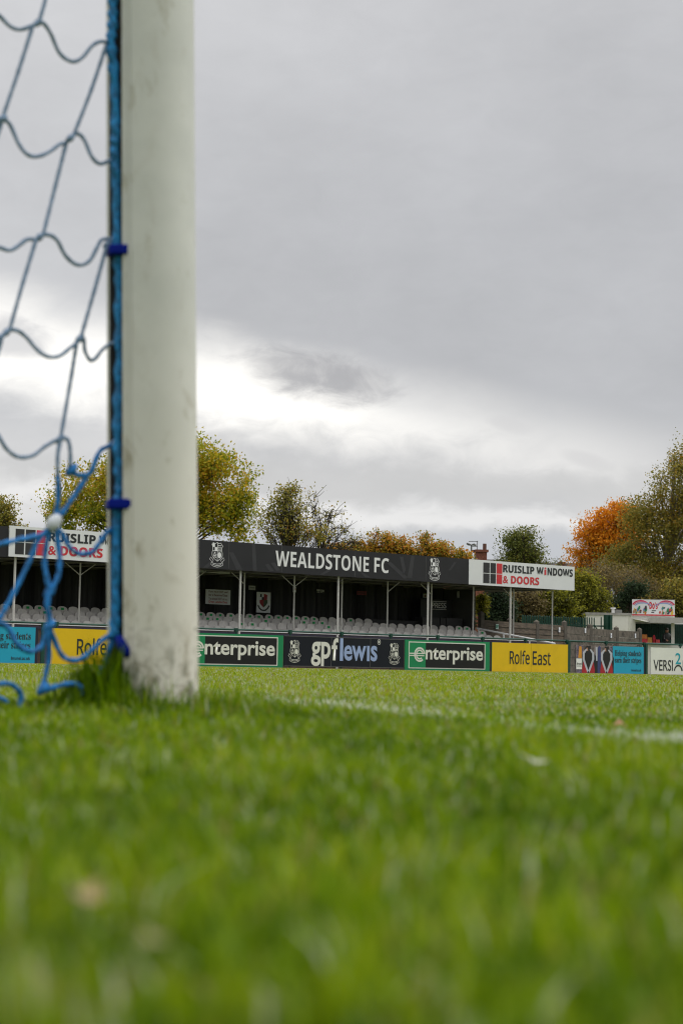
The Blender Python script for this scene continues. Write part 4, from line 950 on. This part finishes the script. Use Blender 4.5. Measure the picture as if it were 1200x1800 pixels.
def kiosk():
    D = 93.0; s_ = D / FPX; r_ = local_root('food_kiosk', 1147, D, 'white food kiosk with rainbow sign, open hatch and red stock on its counter', 'kiosk', R(-6))
    X = lambda px: (px - 1147) * s_; Z = lambda py: (1184.5 - py) * s_ + .05
    wm = mat('kiosk white', (.76, .75, .71), .5, .04, 1.0, dirt=(.5, .46, .38), dirt_amt=.2)
    b = MB(); b.box(X(1109), X(1116), 0, 2.6, 0, Z(1084)); b.box(X(1116), X(1184), 0, .08, Z(1095), Z(1084)); b.box(X(1116), X(1208), 0, .08, 0, Z(1133)); b.box(X(1109), X(1208), 2.5, 2.6, 0, Z(1084)); b.box(X(1109), X(1184), .08, 2.5, Z(1086), Z(1084)); b.box(X(1178.5), X(1184), 0, .15, Z(1133), Z(1095)); b.build('wall', wm, r_)
    b = MB(); b.box(X(1116), X(1208), 2.35, 2.48, .9, Z(1096))
    for k in range(26): b.box(X(1116) + k * .12, X(1116) + k * .12 + .06, 2.31, 2.35, .9, Z(1096))
    b.build('rear_panel', mat('kiosk dark green', (.004, .035, .022), .6, .2), r_)
    b = MB(); b.add([(X(1111), -.02, Z(1089)), (X(1141), -.02, Z(1092)), (X(1141), -.9, Z(1097)), (X(1112), -.9, Z(1091))], [(0, 1, 2, 3)]); b.box(X(1138), X(1212), -1.0, -.02, Z(1093.5), Z(1088)); b.box(X(1138), X(1212), -1.02, -1.0, Z(1097), Z(1088)); b.build('awning', mat('awning cream', (.46, .45, .41), .7, .08), r_)
    b = MB(); b.box(X(1116), X(1178), -.3, .5, Z(1133), Z(1131.5)); b.build('counter', mat('steel counter', (.4, .4, .4), .4, .05, metal=.5), r_)
    s = MB().box(X(1110), X(1184), -.10, .0, Z(1084.5), Z(1055.5)).build('sign', signw, r_)
    L, H = X(1184) - X(1110), Z(1055.5) - Z(1084.5); x0, z0 = X(1110), Z(1084.5)
    q = lambda u, v: (x0 + L * u, z0 + H * v)
    MB().slab([q(0, .02), q(1, .02), q(1, .10), q(0, .10)], -.106, -.1).build('sign_print', red, s)
    text(bold('Do') + '\u2019' + bold('s'), *[q(.405, 0)[0], q(.60, 0)[0]], q(0, .42)[1], q(0, .86)[1], -.103, mat('kiosk red letters', (.62, .03, .05)), s, .02, 'lettering')
    cols = [(.62, .03, .10), (.62, .2, .3), (.25, .35, .65), (.65, .5, .1)]
    for c, sg in ((.2, 1), (.8, -1)):
        for i in range(3):
            MB().ribbon([q(c + sg * (-.19 + .20 * math.cos(R(t)) + .03 * i + .19), .55 + (.38 - .07 * i) * math.sin(R(t))) for t in range(15, 171, 12)], H * (.075 if i == 0 else .05), -.1075 - .001 * i, -.1).build('sign_print', mat('rainbow %d' % i, cols[i]), s)
    rg = random.Random(4); fc = [(.6, .4, .05), (.05, .05, .06), (.45, .25, .15), (.03, .22, .10), (.55, .06, .06), (.10, .2, .45)]
    for c in (.04, .64):
        for i in range(22):
            u, v = c + rg.random() * .31, .16 + rg.random() * .36; a, bb = .012 + rg.random() * .022, .05 + rg.random() * .09
            MB().slab([q(u + a * math.cos(t * .9), v + bb * math.sin(t * .9 + .3)) for t in range(7)], -.1105 - .0007 * i, -.1).build('sign_print', mat('food print %d' % (i % 6), fc[i % 6]), s)
    def lbl(u0, u1, v): MB().slab([q(u0, v), q(u1, v), q(u1, v + .05), q(u0, v + .05)], -.106, -.1).build('sign_print', darkink, s)
    lbl(.46, .56, .30); lbl(.45, .52, .2)
    # stock on the counter: separate trays and cartons
    M_ = r_.matrix_basis if False else Matrix.Translation(r_.location) @ Matrix.Rotation(r_.rotation_euler.z, 4, 'Z')
    def stock(px, py0, py1, w, c, label, cat, name, rounded=False):
        h = (py1 - py0) * s_; base = M_ @ Vector((X(px), .05, Z(py1))); b = MB(); ww = w * s_ / 2
        if rounded:
            N = 8; b.tube([(0, 0, 0), (0, 0, h * .3), (0, 0, h * .75), (0, 0, h)], [ww * .9, ww, ww * .8, ww * .35], N)
        else: b.add([(-ww, -.14, 0), (ww, -.14, 0), (ww, .14, 0), (-ww, .14, 0), (-ww * .95, -.12, h), (ww * .95, -.12, h), (ww * .95, .12, h), (-ww * .95, .12, h), (-ww * .8, -.1, h * .7), (ww * .8, -.1, h * .7), (ww * .8, .1, h * .7), (-ww * .8, .1, h * .7)], [(0, 3, 2, 1), (0, 1, 5, 4), (1, 2, 6, 5), (2, 3, 7, 6), (3, 0, 4, 7), (4, 5, 9, 8), (5, 6, 10, 9), (6, 7, 11, 10), (7, 4, 8, 11), (8, 9, 10, 11)])
        o = b.build(name, mat(name + ' ' + label[:9], c, .5, .2, 9), loc=base); o.rotation_euler = (0, 0, r_.rotation_euler.z); tag(o, label, cat, 'stock on the kiosk counter')
    stock(1132, 1124.5, 1131.4, 10, (.5, .03, .04), 'red tray of packets at the left end of the kiosk counter', 'tray', 'stock_tray')
    stock(1132, 1117, 1124.4, 9, (.5, .17, .03), 'orange tray stacked on the red tray on the kiosk counter', 'tray', 'stock_tray')
    stock(1141, 1122, 1131.4, 8, (.5, .22, .04), 'orange carton in the middle of the kiosk counter', 'carton', 'stock_carton')
    stock(1148.5, 1117.5, 1131.4, 6, (.45, .012, .03), 'tall round red container on the kiosk counter', 'container', 'stock_container', True)
    stock(1155, 1125.5, 1131.4, 7, (.5, .05, .05), 'low red tray beside the tall red container on the kiosk counter', 'tray', 'stock_tray')
    MB().box(X(1116), X(1208), .08, 2.3, .60, .69).build('floor', mat('kiosk floor', (.2, .2, .2), .8), r_)
    # person in black leaning at the hatch
    g = M_ @ Vector((X(1168) + .1, .75, .70)); me = bpy.data.meshes.new('person')
    J = [((0, 0, .98), .17), ((.0, -.02, 1.22), .17), ((0, -.06, 1.45), .17), ((-.02, -.10, 1.58), .07), ((-.03, -.14, 1.68), .10), ((-.03, -.15, 1.76), .09),
         ((-.20, -.08, 1.46), .075), ((-.27, -.18, 1.22), .06), ((-.20, -.38, 1.14), .045), ((-.17, -.46, 1.13), .04),
         ((.20, -.06, 1.46), .075), ((.28, -.12, 1.20), .06), ((.22, -.34, 1.13), .045), ((.19, -.42, 1.12), .04),
         ((-.10, 0, .88), .11), ((-.11, -.02, .48), .08), ((-.11, .0, .08), .055), ((-.11, -.14, .04), .045),
         ((.10, 0, .88), .11), ((.11, -.02, .48), .08), ((.11, .0, .08), .055), ((.11, -.14, .04), .045)]
    E_ = [(0, 1), (1, 2), (2, 3), (3, 4), (4, 5), (2, 6), (6, 7), (7, 8), (8, 9), (2, 10), (10, 11), (11, 12), (12, 13), (0, 14), (14, 15), (15, 16), (16, 17), (0, 18), (18, 19), (19, 20), (20, 21)]
    me.from_pydata([j[0] for j in J], E_, []); o = bpy.data.objects.new('person', me); COL.objects.link(o); o.location = g; o.rotation_euler = (0, 0, r_.rotation_euler.z + .5)
    sk = o.modifiers.new('skin', 'SKIN')
    for i, j in enumerate(J): me.skin_vertices[0].data[i].radius = (j[1], j[1])
    me.skin_vertices[0].data[0].use_root = True
    o.modifiers.new('sub', 'SUBSURF').levels = 2; o.modifiers['sub'].render_levels = 2
    M2 = bpy.data.materials.new('clothed figure'); M2.use_nodes = True; b = NB(M2.node_tree); pz = b.n('ShaderNodeSeparateXYZ'); M2.node_tree.links.new(b.n('ShaderNodeTexCoord').outputs['Object'], pz.inputs[0])
    hd = b.sstep(pz.outputs[2], 1.575, 1.60); hand = b.m('MULTIPLY', b.sstep(pz.outputs[1], -.36, -.39), b.sstep(pz.outputs[2], 1.25, 1.2))
    M2.node_tree.links.new(b.mix(b.m('MAXIMUM', hd, hand), (.008, .008, .009), (.35, .17, .12)), M2.node_tree.nodes['Principled BSDF'].inputs['Base Color']); me.materials.append(M2)
    tag(o, 'person in a black coat standing inside the food kiosk hatch', 'person')
    b = MB(); N = 10; vs = []
    for i in range(5):
        ph = i / 4 * 1.25
        for j in range(N): vs.append((.105 * math.cos(j * .6283) * math.cos(ph) - .03, .115 * math.sin(j * .6283) * math.cos(ph) - .13, 1.72 + .13 * math.sin(ph)))
    b.add(vs, [(i * N + j, i * N + (j + 1) % N, (i + 1) * N + (j + 1) % N, (i + 1) * N + j) for i in range(4) for j in range(N)]); b.f.append(tuple(range(4 * N, 5 * N)))
    b.build('hair', mat('dark hair', (.012, .010, .009), .6), o, True)
kiosk()

# ------------------------------------------------------------------ houses beyond the ground
def house():
    D = 150.0; s_ = D / FPX; r_ = local_root('brick_house', 850, D, 'brick house roof with red chimney and television aerials beyond the stand', 'house', R(6))
    X = lambda px: (px - 850) * s_ + 3.8 * math.tan(R(6)); Z = lambda py: (1176.5 - py) * s_ + .1
    br = mat('red brick', (.20, .075, .05), .9, .3, 6, dirt=(.10, .05, .04), dirt_amt=.5); sl = mat('dark roof tile', (.055, .05, .05), .9, .25, 3)
    w = 5.5; MB().box(-w, w, 0, 8, 0, Z(1000)).build('wall', br, r_)
    zr, ze = Z(978), Z(1001)
    rf = MB().add([(-w - .3, -.4, ze), (w + .3, -.4, ze), (w + .3, 8.4, ze), (-w - .3, 8.4, ze), (-w - .3, 4, zr), (w + .3, 4, zr)], [(0, 1, 5, 4), (2, 3, 4, 5), (1, 2, 5), (3, 0, 4), (3, 2, 1, 0)]).build('roof', sl, r_)
    c0, c1, y0, y1 = X(838.5), X(857.5), 3.2, 4.4
    b = MB().box(c0, c1, y0, y1, Z(990), Z(966)); b.box(c0 - .12, c1 + .12, y0 - .12, y1 + .12, Z(966), Z(961.5)); ch = b.build('chimney', br, rf)
    MB().tube([(X(855), 3.7, Z(962)), (X(855), 3.7, Z(950))], .17, 10).build('chimney_pot', mat('clay pot', (.12, .06, .045), .9, .2), ch)
    MB().tube([(X(835), 3.6, Z(964)), (X(835), 3.6, Z(962))], .2, 8).build('chimney_pot', mat('clay pot', (.12, .06, .045)), ch)
    am = mat('aerial alloy', (.16, .16, .17), .5, .1, metal=.6); b = MB(); b.tube([(X(842), 3.8, Z(962)), (X(842), 3.8, Z(945))], .035, 6); b.tube([(X(826), 3.8, Z(946.3)), (X(843), 3.8, Z(946))], .03, 5)
    for k in range(7): b.tube([(X(827 + k * 2.2), 3.6, Z(946.2)), (X(827 + k * 2.2), 4.0, Z(946.2))], .015, 4)
    b.tube([(X(832), 3.8, Z(955.5)), (X(842), 3.8, Z(955.2))], .03, 5); b.build('aerial', am, ch)
    r2 = local_root('brick_house', 975, 165.0, 'dark tiled house roof between the green tree and orange tree', 'house', R(-12)); s2 = 165 / FPX; Z2 = lambda py: (1179 - py) * s2
    MB().box(-5, 4, 0, 7, 0, Z2(1005)).build('wall', br, r2)
    zr, ze = Z2(984), Z2(1006); MB().add([(-5.2, -.3, ze), (4.2, -.3, ze), (4.2, 7.3, ze), (-5.2, 7.3, ze), (-2, 3.5, zr), (1.4, 3.5, zr)], [(0, 1, 5, 4), (2, 3, 4, 5), (1, 2, 5), (3, 0, 4), (3, 2, 1, 0)]).build('roof', sl, r2)
    MB().box(.0, .7, 2.5, 3.6, Z2(995), Z2(983)).build('chimney', br, r2)
    p = ground(825.5, 118); s3 = 118 / FPX; zt = (1176 - 955) * s3
    l = empty('street_lamp', tuple(p), 'grey twin headed lamp standing left of the red chimney', 'lamp'); lm = mat('lamp steel', (.13, .13, .135), .5, .1, metal=.5)
    MB().tube([(0, 0, 0), (0, 0, zt)], [.10, .05], 8).build('pole', lm, l)
    for sg in (-1, 1):
        e = Vector(r0) * sg * .18; MB().tube([e * .1 + Vector((0, 0, zt)), e + Vector((0, 0, zt + .03)), e * 1.9 + Vector((0, 0, zt + (.10 if sg < 0 else -.02)))], [.05, .09, .06], 8).build('lamp_head', lm, l)
house()

# ------------------------------------------------------------------ trees
GREEN = [(0, (.10, .14, .012)), (.25, (.21, .26, .018)), (.5, (.40, .39, .022)), (.72, (.60, .44, .03)), (.88, (.66, .36, .03)), (1, (.55, .20, .03))]
ORANGE = [(0, (.16, .15, .02)), (.2, (.42, .22, .02)), (.4, (.74, .28, .018)), (.8, (.80, .35, .02)), (1, (.70, .46, .04))]
OLIVE = [(0, (.09, .09, .02)), (.35, (.20, .19, .04)), (.65, (.33, .28, .05)), (.85, (.46, .30, .05)), (1, (.60, .24, .03))]
DKGRN = [(0, (.045, .06, .016)), (.4, (.11, .135, .028)), (.75, (.22, .23, .05)), (1, (.38, .27, .07))]
BRUSH = [(0, (0.101, 0.081, 0.041)), (.5, (0.190, 0.146, 0.063)), (.8, (0.269, 0.213, 0.078)), (1, (0.358, 0.246, 0.067))]
THIN = [(0, (.09, .09, .022)), (.4, (.24, .24, .045)), (.75, (.40, .31, .055)), (1, (.55, .24, .05))]
IVY = [(0, (.035, .035, .010)), (.3, (.10, .11, .014)), (.55, (.24, .24, .02)), (.8, (.38, .35, .03)), (1, (.42, .27, .04))]
MIX = [(0, (.09, .10, .018)), (.3, (.20, .21, .03)), (.5, (.42, .30, .035)), (.75, (.58, .26, .03)), (1, (.54, .17, .03))]
CONIF = [(0, (0.014, 0.029, 0.014)), (.6, (0.032, 0.054, 0.023)), (1, (0.064, 0.086, 0.034))]
LM = {n: leafmat('%s leaves' % n, s) for n, s in dict(maple=GREEN, orange=ORANGE, olive=OLIVE, green=DKGRN, brush=BRUSH, ivy=IVY, mixed=MIX, thin=THIN, conifer=CONIF).items()}
bark = mat('bark', (.055, .045, .034), .95, .3, 5, bump=.5); greybark = mat('grey twig bark', (.17, .145, .12), .95, .25, 5)
def tree(name, label, cat, px, D, lobes, leaves, leaf, nclus, m_, spread=.55, trunk=.16, twigs=0, bk=None, seed=1, group=None, droop=0.0, fork=.3):
    """lobes: crown ellipsoids (px, py, half-width px, half-height px); everything is placed in depth round distance D"""
    rs = np.random.default_rng(seed); s_ = D / FPX
    g = ground(px, D); root = empty(name, tuple(g), label, cat, group)
    hz = lambda x: 1172 + .0185 * (x - 600)
    L = []
    for cx, cy, rx, ry in lobes:
        ex = 1.15 * spread / s_; rx, ry = max(rx * .35, rx - ex), max(ry * .35, ry - ex * .72)
        L.append((np.array([(cx - px) * s_, 0.0, (hz(cx) - cy) * s_]), np.array([rx * s_, min(rx, ry * 1.3) * s_ * .9, ry * s_])))
    wts = np.array([l[1][0] * l[1][1] * l[1][2] for l in L]) ** .7; wts /= wts.sum()
    idx = rs.choice(len(L), nclus, p=wts); C = []
    for i in idx:
        d = rs.normal(0, 1, 3); d /= np.linalg.norm(d); rr = rs.uniform(.15, 1) ** .42
        C.append(L[i][0] + d * rr * L[i][1])
    C = np.array(C); C[:, 2] = np.maximum(C[:, 2], .15)
    def tow(p): return np.stack([p[..., 0] * r0[0] + p[..., 1] * FH[0], p[..., 0] * r0[1] + p[..., 1] * FH[1], p[..., 2]], -1)
    topz = C[:, 2].max(); cmean = C.mean(0)
    b = MB(); zf = max(.25, topz * fork)
    tr = [np.array([0, 0, -.1]), np.array([cmean[0] * .12, 0, zf]), np.array([cmean[0] * .6, 0, zf + (topz - zf) * .45]), np.array([cmean[0] * .9, 0, topz * .93])]
    b.tube([tow(p) for p in smooth_pts(tr, 3)], list(np.linspace(trunk, trunk * .16, 10)), 7)
    sp = smooth_pts(tr, 6)
    order = rs.permutation(nclus)
    nb = min(nclus, 90)
    for i in order[:nb]:
        c = C[i]; k = int(np.clip((c[2] / topz * .75 - .05) * len(sp), len(sp) // 4, len(sp) - 2)); a = sp[k]
        if a[2] > c[2] + .5: a = sp[max(1, len(sp) // 4)]
        mid = a * .45 + c * .55 + np.array([rs.normal(0, .05), rs.normal(0, .05), .10]) * np.linalg.norm(c - a)
        r1 = trunk * .30 * (1 - .5 * k / len(sp)); P = smooth_pts([a, mid, c], 3)
        b.tube([tow(p) for p in P], list(np.linspace(r1, max(.010, r1 * .2), len(P))), 5, False)
        for t in range(twigs):
            q0 = P[rs.integers(2, len(P))]; dv = rs.normal(0, 1, 3); dv[2] = abs(dv[2]) * .9 - droop; dv /= np.linalg.norm(dv); ln = rs.uniform(.5, 1.3) * spread * 1.6
            q1 = q0 + dv * ln * .5 + rs.normal(0, .05, 3); q2 = q1 + (dv + rs.normal(0, .35, 3)) * ln * .5
            b.tube([tow(q0), tow(q1), tow(q2)], [.020, .013, .007], 4, False)
    b.build('trunk', bk or bark, root)
    if leaves:
        ci = rs.integers(0, nclus, leaves); vol = rs.uniform(.35, 1.35, nclus)
        off = np.clip(rs.normal(0, 1, (leaves, 3)), -1.7, 1.7) * spread * vol[ci][:, None] * np.array([1, 1, .72])
        off[:, 2] -= droop * np.abs(rs.normal(0, 1, leaves)) * spread
        p = C[ci] + off; p[:, 2] = np.maximum(p[:, 2], .05)
        a = rs.normal(0, 1, (leaves, 3)); a /= np.linalg.norm(a, axis=1)[:, None]; n_ = rs.normal(0, 1, (leaves, 3)); n_[:, 2] += .5
        c_ = np.cross(a, n_); c_ /= np.linalg.norm(c_, axis=1)[:, None]
        sz = leaf * rs.uniform(.6, 1.4, (leaves, 1))
        Q = np.stack([p - a * sz * .5, p + c_ * sz * .32, p + a * sz * .5, p - c_ * sz * .32], 1).reshape(-1, 3)
        npmesh('crown', tow(Q), np.arange(leaves * 4), 4, m_, root)
    return root
TG = 'trees and shrubs beyond the stand'
tree('maple_tree', 'large round maple turning yellow, rising behind the stand and goalpost', 'tree', 262, 88, [(270,850,120,100),(150,880,85,75),(375,860,75,90),(300,790,110,50),(200,820,50,50),(410,905,45,60),(100,905,50,45)], 58000, .14, 400, LM['maple'], .44, .32, 2, seed=3, group=TG)
tree('thorn_tree', 'small dark tree at the left picture edge beyond the stand', 'tree', 5, 92, [(2,905,26,50),(-15,900,40,45),(25,925,22,22)], 4200, .13, 60, LM['thin'], .36, .14, 3, seed=5, group=TG)
tree('thin_tree', 'thin half bare tree with brown green leaves right of the big maple', 'tree', 505, 84, [(500,890,42,55),(470,915,28,45),(520,930,50,30),(555,935,40,25)], 4200, .125, 75, LM['thin'], .38, .16, 6, seed=8, group=TG)
tree('bare_tree', 'leafless twiggy tree with curving branches spreading over the name sign', 'tree', 520, 86, [(560,900,50,22),(595,930,38,25),(545,870,30,14),(620,950,40,16)], 420, .12, 34, LM['thin'], .45, .13, 7, seed=12, group=TG)
tree('shrubby_tree', 'low green gold tree just left of the orange one above the name sign', 'tree', 640, 88, [(650,966,30,24),(622,962,22,24),(585,968,34,22),(655,940,12,14)], 5600, .125, 80, LM['mixed'], .30, .12, 3, seed=14, group=TG)
tree('shrubby_tree', 'orange tinted low tree above the letters FC', 'tree', 690, 88, [(690,965,34,24),(674,945,20,22),(706,955,14,18),(720,972,24,18)], 5200, .125, 80, LM['mixed'], .28, .12, 4, seed=15, group=TG)
tree('shrubby_tree', 'orange and yellow low tree above the right hand crest', 'tree', 762, 88, [(765,968,32,24),(744,948,17,24),(775,958,14,16),(786,978,14,12)], 5200, .125, 80, LM['mixed'], .28, .12, 4, seed=16, group=TG)
tree('shrubby_tree', 'small yellow bush in front of the chimney house', 'tree', 826, 88, [(812,982,16,7),(808,970,8,8)], 1000, .16, 30, LM['mixed'], .26, .08, 1, seed=17, group=TG)
tree('green_tree', 'round dark green tree right of the chimney above the fascia', 'tree', 910, 105, [(910,950,40,30),(895,985,34,22),(928,972,34,26),(945,995,38,16)], 8500, .13, 95, LM['green'], .44, .16, 4, seed=21, group=TG)
tree('orange_tree', 'bright orange autumn tree at the left of the tall olive tree', 'tree', 1055, 118, [(1015,978,30,34),(1035,945,36,36),(1060,918,36,34),(1092,900,40,32),(1075,960,52,50),(1110,940,36,50),(1045,985,40,30)], 28000, .15, 230, LM['orange'], .46, .25, 3, seed=24, group=TG)
tree('olive_tree', 'tall olive coloured tree at the right picture edge', 'tree', 1165, 108, [(1150,940,62,90),(1190,870,66,95),(1235,930,80,130),(1120,905,40,50),(1110,985,56,56),(1085,1000,44,44),(1205,800,42,45),(1180,1020,70,70),(1240,1030,70,70),(1130,1030,60,50)], 70000, .135, 460, LM['olive'], .56, .36, 4, bk=greybark, seed=27, group=TG, droop=.35)
tree('brushwood', 'bare grey brown thicket of branches under the orange tree', 'shrub', 1085, 104, [(1085,1030,66,48),(1045,1008,46,36),(1120,1050,60,48),(1160,1060,52,48)], 14000, .11, 150, LM['brush'], .46, .10, 6, bk=greybark, seed=31, group=TG, fork=.12)
tree('ivy_bush', 'yellow green ivy covered bush right of the sponsor sign end', 'shrub', 1020, 99, [(1022,1030,36,38),(1000,1060,38,34),(1045,1060,38,34),(985,1050,30,28)], 14000, .125, 140, LM['ivy'], .33, .12, 1, seed=33, group=TG, fork=.15)
tree('ivy_bush', 'mottled green bush behind the palisade, under the fascia end', 'shrub', 962, 97, [(965,1050,34,32),(940,1062,34,30),(988,1064,32,28)], 6500, .15, 90, LM['ivy'], .34, .10, 1, seed=34, group=TG, fork=.15)
tree('brown_bush', 'brown and orange bush between the two right hand roof posts', 'shrub', 915, 96, [(915,1052,40,34),(932,1068,38,26),(895,1068,32,28)], 6500, .15, 90, LM['brush'], .36, .10, 2, seed=35, group=TG, fork=.15)
tree('conifer', 'dark evergreen seen under the roof beside the yellow bush', 'tree', 872, 80, [(872,1055,24,34),(866,1085,30,26),(885,1075,24,28),(870,1030,18,22)], 9000, .12, 120, LM['conifer'], .28, .10, 1, seed=37, group=TG, fork=.15)
tree('yellow_bush', 'bright yellow green bush at the end wall of the stand', 'shrub', 845, 72, [(844,1052,10,14),(842,1068,9,12)], 1500, .12, 40, LM['ivy'], .18, .05, 1, seed=38, group=TG, fork=.2)
tree('dark_shrub', 'dark green shrub among the bare thicket above the cabin', 'shrub', 1118, 100, [(1118,1032,22,16),(1100,1050,20,16),(1085,1062,20,16)], 3200, .14, 50, LM['conifer'], .3, .08, 1, seed=40, group=TG, fork=.15)
tree('olive_bush', 'dense olive hedge behind the food kiosk sign', 'shrub', 1160, 103, [(1150,1060,40,30),(1190,1050,40,40),(1220,1070,40,50)], 9000, .16, 120, LM['olive'], .42, .12, 2, seed=41, group=TG, fork=.15)
tree('brushwood', 'brown hedge low behind the white cabin and green palisade', 'shrub', 1010, 108, [(1000,1080,60,30),(1060,1080,60,34),(1100,1085,50,34),(930,1085,50,30),(880,1080,40,34)], 9000, .18, 130, LM['brush'], .5, .10, 2, seed=43, group=TG, fork=.15)
tree('bare_tree', 'small leafless sapling between house roof and orange tree', 'tree', 985, 112, [(985,985,9,12),(978,990,8,8)], 40, .10, 12, LM['green'], .2, .05, 4, seed=45, group=TG)
# distant wood closing the view behind everything
def wood():
    rs = np.random.default_rng(77); n = 26000; D = rs.uniform(170, 200, n); px = rs.uniform(-500, 1750, n)
    hz = 1172 + .0185 * (px - 600)
    top = 4.6 + 1.2 * np.sin(px * .013) + .8 * np.sin(px * .041 + 1) + .5 * np.sin(px * .11); z = rs.uniform(0, 1, n) ** .8 * top
    t = (px - 600) / FPX
    p = D[:, None] * (FH[None] + t[:, None] * r0[None]); p[:, 2] = z
    a = rs.normal(0, 1, (n, 3)); a /= np.linalg.norm(a, axis=1)[:, None]; c_ = np.cross(a, rs.normal(0, 1, (n, 3))); c_ /= np.linalg.norm(c_, axis=1)[:, None]; sz = rs.uniform(.5, 1.2, (n, 1))
    Q = np.stack([p - a * sz * .5, p + c_ * sz * .35, p + a * sz * .5, p - c_ * sz * .35], 1).reshape(-1, 3)
    tag(npmesh('distant_wood', Q, np.arange(n * 4), 4, LM['green']), 'distant dark line of trees beyond the ground', 'wood', None, 'stuff')
wood()
